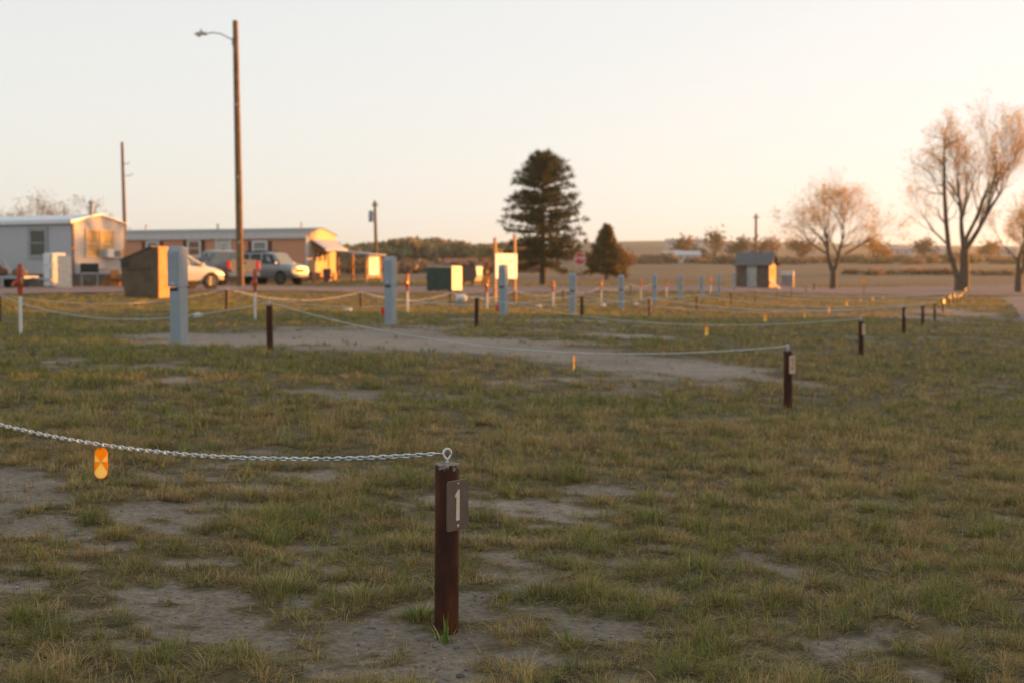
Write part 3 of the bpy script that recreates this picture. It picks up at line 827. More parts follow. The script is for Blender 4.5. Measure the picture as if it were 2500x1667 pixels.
# ------------------------------------------------------------------ water hydrants
PIPEW = mat('white_pipe', (.62, .62, .60), .5, var=.06)
HRED = mat('red_cast_iron', (.34, .040, .010), .45, var=.2, scale=40, col2=(.45, .075, .018), bump=.3, bscale=90)
def make_hydrant():
    t = thing('yard_hydrant', '', 'water hydrant')
    MB().lathe([(.024, -.1), (.024, .56)], 14).build('standpipe', PIPEW, t, True)
    hd = MB(); hd.lathe([(.024, .54), (.03, .58), (.036, .64), (.042, .70), (.05, .72), (.046, .80), (.038, .92), (.03, .99), (.012, 1.0)], 16)
    h = hd.build('head', HRED, t, True)
    MB().tube([(0, -.03, .72), (-.035, -.09, .745), (-.055, -.125, .715), (-.06, -.13, .675)], [.022, .024, .023, .021], 12).build('spout', HRED, h, True)
    MB().tube([(.0, .03, 1.0), (.005, .015, .97), (.03, -.045, .93), (.04, -.062, .80)], [.012, .013, .012, .010], 8).build('handle', HRED, h, True)
    MB().tube([(.04, -.062, .80), (.042, -.06, .72)], .005, 6).build('lift_rod', ZINC, h, True)
    return t
hyd = make_hydrant()
hl = ['nearest hydrant with a rusty red head on a white pipe, at the left edge', 'dull red headed hydrant just left of the post where three chains meet', 'hydrant with an orange lit head just right of the second pedestal', 'hydrant left of the glowing signboard with a red stub', 'hydrant with a bright orange head between the signboard and the stop sign']
for k, (px, d) in enumerate(HYD):
    o = hyd if k == 0 else copy_tree(hyd)
    x = XA(px, d); o.location = (x, d, tz(x, d)); o.rotation_euler = (0, 0, R(-15 + random.uniform(-20, 20)))
    o['label'] = hl[k] if k < 5 else '%s orange lit hydrant back in the row beside the pedestals' % ORD[k]
    o['group'] = 'red headed water hydrants on white pipes'

# white caps of buried pipes
cap0 = None
for k, (px, py, lab) in enumerate([(455, 728, 'white pipe cap in the grass just right of the biggest pedestal'), (800, 715, 'white pipe cap in the grass left of the second pedestal'), (1237, 705, 'white pipe cap right of the third pedestal'), (1460, 700, 'white pipe cap between the fifth and sixth pedestals'), (1385, 703, 'white pipe cap left of the fifth pedestal')]):
    d = 30.
    for _ in range(8): d = .5 * d + .5 * (CAMZ - tz(XA(px, d), d)) * FPX / (py - HOR)
    if cap0 is None:
        o = cap0 = MB().lathe([(.11, -.1), (.11, .05), (.125, .05), (.125, .10), (.11, .125), (.03, .13), (.03, .15), (.001, .15)], 20).build('pipe_cap', PIPEW, None, True)
    else: o = copy_tree(cap0)
    o.location = (XA(px, d), d, tz(XA(px, d), d)); o.scale = (.8, .8, .62); tag(o, lab, 'pipe cap', 'white sewer pipe caps in the grass')

#PART2
# ------------------------------------------------------------------ far background: poles, buildings, vehicles
def ground_at(px, d):
    x = XA(px, d); return Vector((x, d, tz(x, d)))

POLEW = mat('weathered_pole_wood', (.13, .075, .035), .85, var=.3, scale=3, bump=.4, bscale=20, col2=(.20, .12, .06))
STEEL = mat('dull_steel', (.33, .34, .34), .5, .7)
PORC = mat('brown_porcelain', (.12, .06, .04), .3)
def utility_pole(px, d, top_py, label, r0=.17, r1=.11, lean=0.):
    b = ground_at(px, d); h = W(px, top_py, d)[2] - b.z
    t = thing('utility_pole', label, 'utility pole', b, 0)
    lx = lean * d / FPX
    MB().tube([(0, 0, -.5), (lx * .3, 0, h * .3), (lx * .65, 0, h * .65), (lx, 0, h)], [r0, r0 * .88 + r1 * .12, (r0 + r1) / 2, r1], 14).build('shaft', POLEW, t, True)
    return t, h, lx
# street light pole
t, h, lx = utility_pole(553, 72, 47, 'tall wooden pole with a street lamp on a curved arm, standing before the pickup', .185, .135, -7)
za = h - .95
arm = MB().tube([(lx, 0, za - .1), (lx - .25, 0, za + .05), (lx - .7, 0, za + .28), (lx - 1.15, 0, za + .36), (lx - 1.45, 0, za + .30)], .032, 8).build('lamp_arm', STEEL, t, True)
MB().box(lx - .17, lx - .10, -.08, .08, za - .28, za + .08).build('bracket', STEEL, arm)
hd = MB(); hd.prism([(-1.38, .26), (-1.45, .36), (-1.72, .40), (-1.98, .34), (-2.04, .24), (-1.95, .215), (-1.5, .23)][::-1], -.11, .11, Matrix(((1, 0, 0, lx), (0, 0, 1, 0), (0, 1, 0, za), (0, 0, 0, 1))))
hd.build('lamp_head', STEEL, t, bevel=.02)
MB().lathe([(.05, 0), (.05, .11), (.01, .12)], 10, Matrix.Translation((lx - 1.72, 0, za + .40))).build('photocell', PORC, t, True)
MB().lathe([(.13, .215), (.10, .16), (.03, .13)], 12, Matrix.Translation((lx - 1.80, 0, za))).build('lens', mat('frosted_lens', (.5, .5, .48), .3), t, True)
for z in (2.2, 5.5, 9.1):
    MB().box(-.05 + lx * z / h, .05 + lx * z / h, -.21, -.16, z, z + .12).build('pole_band', STEEL, t)

t, h, lx = utility_pole(291, 125, 326, 'slim wooden pole with hooks rising behind the white home', .17, .12, -6)
for (z, s) in ((h - 1.9, .55), (h - 2.9, .85)):
    MB().tube([(lx, 0, z), (lx + s * .6, 0, z - .02), (lx + s, 0, z + .06), (lx + s + .05, 0, z + .2)], .03, 6).build('insulator_hook', PORC, t, True)
t, h, lx = utility_pole(866, 150, 461, 'wooden pole carrying a grey transformer, right of the salmon home', .19, .14, -4)
MB().lathe([(.22, -2.2), (.25, -2.1), (.25, -1.15), (.2, -1.05), (.05, -1.0)], 14, Matrix.Translation((-.42 + lx, 0, h))).build('transformer', mat('transformer_grey', (.25, .30, .33), .5), t, True)
MB().box(lx - .3, lx + .35, -.05, .05, h - .55, h - .42).build('crossarm', POLEW, t)
for dx in (-.22, .28): MB().lathe([(.04, -.42), (.05, -.3), (.02, -.22)], 8, Matrix.Translation((lx + dx, 0, h))).build('insulator', PORC, t, True)
t, h, lx = utility_pole(1735, 250, 491, 'lone thin pole rising behind the shed roof', .26, .2, 0)
MB().box(-.6, .6, -.06, .06, h - .7, h - .5).build('crossarm', POLEW, t)

# ---- generic pieces
GLASS = mat('window_glass', (.045, .055, .05), .08, var=.2, scale=.8, spec=.8)
WFRAME = mat('white_window_frame', (.62, .63, .62), .5, var=.04)
def window(t, x0, x1, z0, z1, face, pos, cols=1, rows=2, frame=None, glass=None, fw=.07):
    """face 'y-': lies in plane y=pos facing -y; 'x+': lies in x=pos facing +x (x0..x1 are then y)"""
    def bx(mb, a, b, c, d, lo, hi):
        if face == 'y-': mb.box(a, b, pos - hi, pos - lo, c, d)
        else: mb.box(pos + lo, pos + hi, a, b, c, d)
    f = MB()
    bx(f, x0 - fw, x0, z0 - fw, z1 + fw, -.01, .06); bx(f, x1, x1 + fw, z0 - fw, z1 + fw, -.01, .06)
    bx(f, x0, x1, z0 - fw, z0, -.01, .055); bx(f, x0, x1, z1, z1 + fw, -.01, .055)
    for i in range(1, cols): xm = x0 + (x1 - x0) * i / cols; bx(f, xm - .03, xm + .03, z0, z1, -.01, .05)
    for i in range(1, rows):
        zm = z0 + (z1 - z0) * i / rows; bx(f, x0, x1, zm - .03, zm + .03, -.01, .045)
    w = f.build('window', frame or WFRAME, t)
    p = MB(); bx(p, x0 + .002, x1 - .002, z0 + .002, z1 - .002, -.005, .018); p.build('pane', glass or GLASS, w)
    return w

def home_shell(t, Lh, Wd, zs, ze, rise, wallm, roofm, trimm, skirtm, eave=.12, fascia=.18):
    MB().box(-Lh, 0, 0, Wd, zs, ze).add([(0, 0, ze), (0, Wd, ze), (0, Wd / 2, ze + rise), (-Lh, 0, ze), (-Lh, Wd, ze), (-Lh, Wd / 2, ze + rise)], [(0, 1, 2), (3, 5, 4), (0, 2, 5, 3), (1, 4, 5, 2)]).build('wall', wallm, t)
    rf = MB(); n = 10; th = .05; P = []
    for i in range(n + 1):
        v = -eave + (Wd + 2 * eave) * i / n; q = abs(2 * (v / Wd) - 1); P.append((v, ze + rise * (1 - q ** 1.15) + .02))
    out = P + [(v, z - th) for v, z in P[::-1]]
    rf.prism(out[::-1], -Lh - .15, .12, Matrix(((0, 0, 1, 0), (1, 0, 0, 0), (0, 1, 0, 0), (0, 0, 0, 1))))
    r = rf.build('roof', roofm, t, True)
    MB().box(-Lh - .1, .10, -eave - .02, -eave + .03, ze - fascia, ze + .03).build('fascia', trimm, r)
    MB().box(-Lh, -.02, .06, Wd - .06, -.6, zs).build('skirting', skirtm, t)
    for (x, y) in ((0, 0), (0, Wd)):
        MB().box(-.08, .02, y - .02 if y == 0 else y - .08, y + .08 if y == 0 else y + .02, zs, ze - .02).build('corner_trim', trimm, t)
    return r

# ---- white mobile home, left
HW = mat('white_lap_siding', (.42, .425, .45), .55, var=.05, wave=('Z', 1.1, .35))
RW = mat('white_metal_roof', (.60, .62, .64), .4, .2, var=.06)
GREY = mat('grey_trim', (.28, .30, .31), .6)
SKIRT = mat('skirting_board', (.13, .105, .085), .8, var=.25, scale=3)
C1 = ground_at(170, 76); hz = W(170, 660, 76)[2]
h1 = thing('mobile_home', 'white mobile home with a pink sunlit end wall, cut by the left edge', 'mobile home', (C1.x, C1.y, hz), math.atan2(-.43, .9))
r1 = home_shell(h1, 15., 4.1, .72, 3.55, .42, HW, RW, mat('brown_corner_trim', (.20, .10, .055), .6), SKIRT, .14, .16)
MB().box(-15.1, .1, -.19, -.155, 3.41, 3.62).build('gutter', RW, r1)
MB().lathe([(.11, 3.6), (.11, 4.55), (.16, 4.55), (.16, 4.68), (.02, 4.72)], 12, Matrix.Translation((-.25, 1.7, 0))).build('chimney_pipe', STEEL, r1, True)
DG = mat('dark_olive_glass', (.035, .038, .028), .15, var=.2, spec=.5)
window(h1, -2.95, -1.95, 1.75, 3.05, 'y-', 0, 1, 2, GREY, DG, .22)
window(h1, -6.4, -5.5, 1.9, 3.0, 'y-', 0, 1, 2, WFRAME, DG, .1)
window(h1, 1.0, 3.1, 1.7, 3.05, 'x+', 0, 2, 2, mat('peach_frame', (.6, .42, .28), .6), mat('curtained_glass', (.42, .26, .10), .45, var=.4, scale=1.5, spec=.25), .1)
ac = MB().box(.0, .42, 2.2, 3.3, 1.62, 2.08).build('air_conditioner', mat('pale_blue_case', (.45, .52, .56), .5), h1, bevel=.02)
MB().box(.42, .428, 2.72, 3.22, 1.68, 2.02).build('grille', mat('grille_grey', (.22, .24, .26), .6, wave=('Z', 6, .6)), ac)
MB().box(.0, .25, 3.4, 3.75, 1.7, 2.1).build('meter_box', mat('orange_box', (.5, .20, .04), .5), h1)
MB().lathe([(.09, 0), (.11, .08), (.04, .2), (.005, .22)], 12, Matrix.Translation((.06, -.06, 1.95))).build('porch_lamp', mat('amber_glass', (.75, .33, .06), .2, transl=.3), h1, True)
st = MB()
for i in range(4): st.box(-4.6 - .0, -3.4, -1.5 + i * .3, -1.2 + i * .3, -.2, .18 + i * .18)
st = st.build('porch_steps', mat('grey_timber', (.20, .18, .15), .8, var=.2), h1)
rl = MB()
for x in (-6.8, -5.7, -4.6, -3.4): rl.box(x - .04, x + .04, -1.75, -1.67, -.2, 1.75)
rl.box(-6.8, -3.4, -1.75, -1.67, 1.66, 1.75); rl.tube([(-3.4, -1.71, 1.7), (-2.2, -1.71, .1)], .045, 6)
rl.build('porch_railing', mat('pale_railing', (.42, .43, .43), .6), h1)

def put_local(t, x, y, z=0.):
    a = t.rotation_euler.z
    return Vector((t.location.x + x * math.cos(a) - y * math.sin(a), t.location.y + x * math.sin(a) + y * math.cos(a), t.location.z + z))
def on_ground(v, dz=0.):
    return Vector((v.x, v.y, tz(v.x, v.y) + dz))

# clutter by the white home
fr = thing('refrigerator', 'old white refrigerator standing on the grass beside the white home', 'refrigerator', ground_at(128, 71), R(-38))
MB().box(-.38, .38, -.35, .35, .06, 1.74).build('cabinet', mat('white_enamel', (.62, .64, .66), .35), fr, bevel=.03)
for (a, b) in ((.10, 1.10), (1.13, 1.72)):
    dr = MB().box(-.375, .375, -.42, -.355, a, b).build('fridge_door', mat('white_enamel', (.62, .64, .66), .35), fr, bevel=.02)
    MB().box(.28, .31, -.47, -.425, a + .12, b - .12).build('handle', STEEL, dr)
for sx in (-1, 1): MB().box(sx * .3 - .04, sx * .3 + .04, -.3, .3, -.05, .06).build('foot', DARK, fr)
pn = thing('leaning_board', 'cream board leaning beside the white refrigerator', 'board', ground_at(150, 70.2), R(25))
MB().box(-.33, .33, -.02, .02, 0, 1.62, M=Matrix.Rotation(R(-8), 4, 'X')).build('board', mat('cream_board', (.62, .52, .42), .6), pn)
MB().box(-.36, .36, .02, .06, .0, .10, M=Matrix.Rotation(R(-8), 4, 'X')).build('batten', mat('grey_timber', (.20, .18, .15), .8), pn)

tr = thing('flatbed_trailer', 'low flatbed trailer with clutter at the left edge', 'trailer', ground_at(28, 69), R(-6))
MB().box(-2.2, 1.0, -.8, .8, .48, .62).build('deck', mat('pale_deck', (.32, .34, .35), .7), tr)
MB().tube([(1.0, 0, .5), (2.0, 0, .42)], .05, 8).build('tow_bar', STEEL, tr, True)
for y in (-.92, .92):
    wl = MB().lathe([(.2, -.1), (.31, -.1), (.33, -.05), (.33, .05), (.31, .1), (.2, .1)], 22, Matrix.Translation((-.5, y, .3)) @ Matrix.Rotation(R(90), 4, 'X')).build('tyre', BLACK, tr, True)
    MB().lathe([(.2, -.08), (.12, -.1), (.05, -.06)], 16, Matrix.Translation((-.5, y, .3)) @ Matrix.Rotation(R(90), 4, 'X')).build('rim', STEEL, wl, True)
zb = tz(tr.location.x, tr.location.y)
for k, (x, c, lab, h_) in enumerate(((-1.4, (.03, .05, .045), 'dark green sack lying on the trailer at the left edge', .38), (-.5, (.10, .05, .03), 'brown bundle lying on the trailer beside the dark sack', .5), (.45, (.13, .09, .05), 'tan bundle at the right end of the trailer', .42))):
    mb = MB(); mb.lathe([(.25, 0), (.36, .1), (.33, .3), (.2, .42), (.05, .5)], 14)
    o = mb.build('sack', mat('sack_cloth_%d' % k, c, .9, bump=.6, bscale=8), None, True)
    o.location = (tr.location.x + x, tr.location.y - .2, zb + .62); o.scale = (1.1, .9, h_ / .5); tag(o, lab, 'sack')

gr = thing('barbecue_grill', 'black lidded barbecue grill beside the corner of the white home', 'grill', on_ground(put_local(h1, 1.2, -.1)), R(10))
MB().box(-.45, .45, -.28, .28, .78, .98).build('firebox', BLACK, gr, bevel=.03)
MB().prism([(-.28, .99), (.28, .99), (.28, 1.1), (.16, 1.26), (-.16, 1.26), (-.28, 1.1)], -.45, .45, Matrix(((0, 0, 1, 0), (1, 0, 0, 0), (0, 1, 0, 0), (0, 0, 0, 1)))).build('lid', BLACK, gr, bevel=.02)
for sx in (-.4, .4):
    for sy in (-.24, .24): MB().tube([(sx, sy, -.05), (sx, sy, .79)], .02, 6).build('leg', STEEL, gr)
MB().box(.45, .85, -.25, .25, .92, .96).build('side_shelf', mat('orange_timber', (.34, .13, .04), .7), gr)
junk = [('wooden_crate', 'weathered wooden crate under the window of the white home', 'crate', 1.6, 1.2, (.28, .11, .035)), ('plastic_tub', 'dark plastic tub in the clutter behind the crate', 'tub', 1.5, 2.3, (.05, .045, .04)), ('garden_chair', 'orange lit garden chair in front of the white home', 'chair', 2.2, .9, (.45, .17, .03)),
        ('wooden_crate', 'low orange crate near the right end of the white home clutter', 'crate', 1.9, 3.1, (.30, .10, .03))]
for k, (nm, lab, cat, x, y, c) in enumerate(junk):
    m_ = mat(nm + '_paint_%d' % k, c, .7, var=.25, scale=5); t = thing(nm, lab, cat, on_ground(put_local(h1, x, y)), R(20 * k))
    if nm == 'wooden_crate':
        mb = MB()
        for i in range(4): mb.box(-.4, .4, -.3, -.28, .02 + i * .15, .14 + i * .15); mb.box(-.4, .4, .28, .3, .02 + i * .15, .14 + i * .15); mb.box(-.4, -.38, -.27, .27, .02 + i * .15, .14 + i * .15); mb.box(.38, .4, -.27, .27, .02 + i * .15, .14 + i * .15)
        mb.build('slatted_side', m_, t)
        MB().box(-.37, .37, -.27, .27, .0, .02).build('bottom', m_, t)
        for sx in (-.36, .36):
            for sy in (-.26, .26): MB().box(sx - .02, sx + .02, sy - .02, sy + .02, .02, .6).build('corner_post', m_, t)
    elif nm == 'plastic_tub':
        MB().lathe([(.28, 0), (.36, .5), (.39, .5), (.39, .54), (.34, .54), (.27, .05), (.01, .04)], 20).build('tub', m_, t, True)
        for sx in (-1, 1): MB().tube([(sx * .38, -.1, .45), (sx * .44, -.07, .5), (sx * .44, .07, .5), (sx * .38, .1, .45)], .018, 6).build('rope_handle', mat('rope', (.3, .25, .18), .9), t, True)
    else:
        MB().box(-.25, .25, -.25, .25, .40, .44).build('seat', m_, t, bevel=.015)
        MB().box(-.25, .25, .22, .27, .46, .92, M=Matrix.Rotation(R(-6), 4, 'X')).build('backrest', m_, t, bevel=.015)
        for sx in (-.22, .22):
            for sy in (-.22, .22): MB().tube([(sx * 1.1, sy * 1.1, -.02), (sx, sy, .41)], .02, 6).build('leg', m_, t)
bk = thing('bicycle', 'dark bicycle leaning in the clutter by the white home end', 'bicycle', on_ground(put_local(h1, 1.0, 3.6)), R(60))
for x in (-.52, .52):
    wp = MB().ring([(x + .32 * math.cos(a * math.pi / 12), 0, .33 + .32 * math.sin(a * math.pi / 12)) for a in range(24)], .022, 6).build('wheel', BLACK, bk, True)
    spk = MB()
    for a in range(8): spk.tube([(x, 0, .33), (x + .31 * math.cos(a * math.pi / 4), 0, .33 + .31 * math.sin(a * math.pi / 4))], .004, 3)
    spk.build("spokes", STEEL, wp)
fb = MB(); A, B_, S_, H_ = (-.52, 0, .33), (-.05, 0, .30), (-.2, 0, .82), (.38, 0, .85)
for p, q in ((A, B_), (A, S_), (B_, S_), (B_, H_), (S_, H_), (H_, (.52, 0, .33))): fb.tube([p, q], .018, 6)
fb.build('frame', mat('dark_bike_paint', (.06, .03, .03), .4), bk, True)
MB().box(-.33, -.08, -.06, .06, .86, .90).build('saddle', BLACK, bk, bevel=.01)
MB().tube([(.3, -.25, .98), (.38, 0, .96), (.3, .25, .98)], .014, 6).build('handlebar', STEEL, bk, True)

# ---- salmon mobile home
HS = mat('salmon_lap_siding', (.54, .26, .155), .7, var=.05, wave=('Z', 1.1, .35))
RG = mat('grey_shingle', (.20, .20, .19), .8, var=.15)
C2 = ground_at(705, 95); hz2 = W(705, 651, 95)[2]
h2 = thing('mobile_home', 'long salmon mobile home with white trim and a brightly sunlit end', 'mobile home', (C2.x, C2.y, hz2), math.atan2(-.33, .945))
r2 = home_shell(h2, 20.5, 4.27, .75, 3.35, .42, HS, RG, mat('white_trim', (.50, .49, .48), .6), mat('salmon_skirt', (.20, .10, .07), .8), .16, .34)
MB().box(-.035, .012, -.03, .30, .75, 3.1).build('corner_board', mat('white_trim', (.50, .49, .48), .6), h2)
# sunlit end wall: its light painted as cream over the salmon
MB().box(.012, .045, .30, 4.25, .78, 3.4).build('sunlit_end_cladding', mat('sunlit_cream_siding', (.50, .36, .22), .6, wave=('Z', 1.1, .3)), h2)
mb = MB(); mb.prism([(.28, 3.4), (4.25, 3.4), (3.6, 3.56), (2.7, 3.70), (1.6, 3.70), (.75, 3.56)], .012, .045, Matrix(((0, 0, 1, 0), (1, 0, 0, 0), (0, 1, 0, 0), (0, 0, 0, 1)))); mb.build('sunlit_gable_cladding', mat('sunlit_cream_siding', (.50, .36, .22), .6), h2)
SHUT = mat('brown_shutter', (.10, .035, .02), .7)
BG = mat('blue_glass', (.16, .19, .19), .1, var=.3, scale=1)
for (a, b, z0, z1, g) in ((-3.95, -3.05, 1.85, 2.75, BG), (-9.0, -8.2, 1.95, 2.85, mat('brown_blind', (.22, .10, .05), .5)), (-12.3, -11.5, 1.9, 2.8, BG), (-16.6, -15.8, 1.9, 2.8, BG)):
    w = window(h2, a, b, z0, z1, 'y-', 0, 1, 2, WFRAME, g, .14)
    for (p, q) in ((a - .45, a - .17), (b + .17, b + .45)): MB().box(p, q, -.05, -.002, z0 - .1, z1 + .1).build('shutter', SHUT, h2)
dr = MB().box(-6.75, -5.85, -.06, -.002, .8, 2.95).build('door', mat('white_door', (.50, .50, .47), .5), h2)
MB().box(-6.5, -6.1, -.08, -.062, 1.7, 2.7).build('pane', mat('cream_curtain', (.42, .36, .28), .5), dr)
MB().box(-6.9, -6.78, -.07, -.004, .8, 3.05).build('door_frame', WFRAME, dr); MB().box(-5.82, -5.7, -.07, -.004, .8, 3.05).build('door_frame', WFRAME, dr)
for x in (-13.5, -7.7, -1.2): MB().lathe([(.06, 3.6), (.06, 3.98), (.1, 3.98), (.02, 4.06)], 8, Matrix.Translation((x, 1.6, .1))).build('vent_pipe', STEEL, r2, True)
aw = MB(); aw.prism([(.05, 2.95), (.07, 2.97), (1.15, 2.32), (1.15, 2.16), (1.12, 2.16), (1.12, 2.29), (.05, 2.91)], .55, 3.95, Matrix(((1, 0, 0, 0), (0, 0, 1, 0), (0, 1, 0, 0), (0, 0, 0, 1))))
aw.build('awning', mat('grey_white_awning', (.42, .43, .46), .6, wave=('Y', 2.2, .25)), h2)
for (a, b) in ((1.0, 1.22), (1.75, 1.97), (2.5, 2.72)): window(h2, a, b, 1.55, 2.2, 'x+', .045, 1, 1, mat('sunlit_cream_siding', (.50, .36, .22), .6), DG, .06)
MB().box(.05, .30, .6, 3.9, .2, .75).build('skirt_ledge', mat('tan_skirt', (.40, .24, .12), .7), h2)
pc = thing('wooden_porch', 'small roofed wooden porch glowing orange at the end of the salmon home', 'porch', on_ground(put_local(h2, 2.35, 3.2)), h2.rotation_euler.z)
PW = mat('porch_timber', (.36, .17, .055), .7, var=.2, scale=4)
MB().box(-1.1, 1.1, -1.2, 1.2, .25, .36).build('deck', PW, pc)
for x in (-1.05, 1.05):
    for y in (-1.15, 1.15): MB().box(x - .06, x + .06, y - .06, y + .06, -.2, 1.75 if x > 0 else 1.95).build('corner_post', PW, pc)
MB().prism([(-1.35, 2.05), (-1.35, 2.12), (1.4, 1.84), (1.4, 1.77)], -1.4, 1.4, Matrix(((1, 0, 0, 0), (0, 0, 1, 0), (0, 1, 0, 0), (0, 0, 0, 1)))).build('lean_roof', mat('grey_sheet', (.28, .27, .28), .6), pc)
rl = MB(); rl.box(-1.0, 1.0, -1.18, -1.12, .95, 1.05); rl.box(1.02, 1.08, -1.09, 1.09, .95, 1.05)
for i in range(6): rl.box(-.9 + i * .36, -.84 + i * .36, -1.17, -1.13, .36, .95)
rl.build('railing', PW, pc)
MB().box(1.085, 1.115, -.85, .85, .42, 1.68).build('white_panel', mat('white_board', (.7, .68, .64), .6), pc)
bs = thing('rubbish_bin', 'small dark bin standing between the salmon home and its porch', 'bin', on_ground(put_local(h2, 1.0, 1.0)), 0)
MB().lathe([(.22, 0), (.28, .75), (.3, .75), (.3, .8)], 16).build('barrel', mat('bin_plum', (.12, .05, .05), .5), bs, True)
MB().lathe([(.31, .8), (.29, .88), (.05, .92)], 16).build('lid', mat('bin_green', (.03, .07, .04), .5), bs, True)

# ---- dumpsters
def dumpster(name, label, loc, rz, w, dep, h, slope, col, side, lidm):
    t = thing(name, label, 'dumpster', loc, rz)
    m_ = mat(name + '_paint_%s' % label[:5], col, .6, var=.18, scale=2.5, bump=.15, bscale=12)
    prof = slope
    MB().prism(prof, -w / 2, w / 2, Matrix(((0, 0, 1, 0), (1, 0, 0, 0), (0, 1, 0, 0), (0, 0, 0, 1)))).build('bin_body', m_, t, bevel=.02)
    return t, m_
# brown sloped one: long profile runs left-right in the photo
B1 = W(357, 685, 50)
t = thing('dumpster', 'big brown sloped dumpster with an orange sunlit end, left of the tallest pedestal', 'dumpster', (XA(336, 50.5), 50.5, tz(XA(336, 50.5), 50.5)), R(-12))
MBR = mat('brown_dumpster_paint', (.105, .072, .042), .7, var=.22, scale=2.5, bump=.2, bscale=9)
MB().prism([(-.50, .0), (.75, .0), (.75, 1.78), (.55, 1.78), (-.66, 1.30), (-.66, 1.1)], -.62, .62, Matrix(((1, 0, 0, 0), (0, 0, 1, 0), (0, 1, 0, 0), (0, 0, 0, 1)))).build('bin_body', MBR, t, bevel=.02)
MB().box(.752, .80, -.62, .62, .0, 1.8).build('sunlit_end', mat('sunlit_orange_end', (.42, .17, .045), .6, var=.2, scale=3), t)  # low sun on the brown end face, painted in as orange
ang = math.atan2(.48, 1.21)
MB().box(-.02, 1.30, -.65, .65, .0, .04, M=Matrix.Translation((-.68, 0, 1.31)) @ Matrix.Rotation(-ang, 4, 'Y')).build('lid', mat('brown_lid', (.12, .085, .05), .6), t)
MB().box(-.58, -.34, -.65, -.622, 1.08, 1.28).build('hinge_bracket', DARK, t); MB().box(-.55, .45, -.66, -.623, 1.02, 1.08).build('side_rib', MBR, t)
for x in (-.3, .5): MB().box(x - .1, x + .1, -.55, .55, -.1, 0).build('skid', DARK, t)
# green one
GD = mat('green_dumpster_paint', (.016, .045, .028), .55, var=.2, scale=3)
t = thing('dumpster', 'dark green dumpster with pale lids and a blazing sunlit end', 'dumpster', (XA(1020, 80), 80, tz(XA(1020, 80), 80)), math.atan2(-.36, .93))
MB().prism([(-.75, .12), (.75, .12), (.75, 1.30), (-.75, 1.36)], -.72, .72, Matrix(((1, 0, 0, 0), (0, 0, 1, 0), (0, 1, 0, 0), (0, 0, 0, 1)))).build('bin_body', GD, t, bevel=.02)
for (a, b) in ((-.78, -.04), (.02, .78)): MB().box(a, b, -.76, .76, 1.37, 1.47).build('lid', mat('pale_lid', (.36, .33, .30), .6), t, bevel=.02)
MB().box(.752, .80, -.68, .68, .12, 1.42).build('sunlit_end', mat('sunlit_pale_end', (.62, .52, .40), .35, .1), t)  # sun on the green bin's end, painted in as a pale sheet
for x in (-.6, .6):
    for y in (-.55, .55): MB().lathe([(.09, -.04), (.09, .04)], 12, Matrix.Translation((x, y, .05)) @ Matrix.Rotation(R(90), 4, 'X')).build('caster', BLACK, t)
MB().box(-.9, -.75, -.5, .5, .75, .85).build('lift_sleeve', GD, t)
# brown low one behind
t = thing('dumpster', 'low brown bin with a dark lid, between the green dumpster and the signboard', 'dumpster', (XA(1082, 95), 95, tz(XA(1082, 95), 95)), math.atan2(-.36, .93))
MB().prism([(-.62, .3), (.45, .3), (.62, .7), (.55, 1.28), (-.62, 1.28)], -.6, .6, Matrix(((1, 0, 0, 0), (0, 0, 1, 0), (0, 1, 0, 0), (0, 0, 0, 1)))).build('bin_body', mat('bin_brown', (.13, .075, .05), .6), t, bevel=.02)
MB().prism([(-.64, 1.29), (.57, 1.29), (.5, 1.42), (-.55, 1.42)], -.62, .62, Matrix(((1, 0, 0, 0), (0, 0, 1, 0), (0, 1, 0, 0), (0, 0, 0, 1)))).build('lid', mat('bin_lid_dark', (.05, .05, .06), .4), t)
MB().prism([(.46, .32), (.50, .32), (.67, .7), (.60, 1.26), (.56, 1.26), (.63, .7)], -.55, .55, Matrix(((1, 0, 0, 0), (0, 0, 1, 0), (0, 1, 0, 0), (0, 0, 0, 1)))).build('sunlit_end', mat('sunlit_pale_end', (.62, .52, .40), .35, .1), t)  # lit edge of the brown bin, painted in as a pale sheet
for x in (-.5, .35): MB().box(x - .06, x + .06, -.55, .55, -.05, .3).build('skid', DARK, t)

# ---- white signboard on two posts
sg = thing('signboard', 'glaring white blank board between two tall posts, behind the third pedestal', 'sign', (XA(1160, 62), 62, tz(XA(1160, 62), 62)), R(50))
SGP = mat('signpost_timber', (.42, .22, .10), .7, var=.15)
for (x, zt) in ((-.66, 2.78), (.66, 2.95)): MB().box(x - .06, x + .06, -.05, .05, -.3, zt).build('post', SGP, sg, bevel=.008)
bd = MB().box(-.72, .72, -.085, -.052, 1.02, 2.10).build('board', mat('glossy_white_board', (.82, .80, .76), .25, var=.03, spec=.6), sg)
for x in (-.35, .33): MB().lathe([(.05, 0), (.045, .02), (.001, .025)], 12, Matrix.Translation((x, -.086, 1.76)) @ Matrix.Rotation(R(90), 4, 'X')).build('bolt', DARK, bd, True)
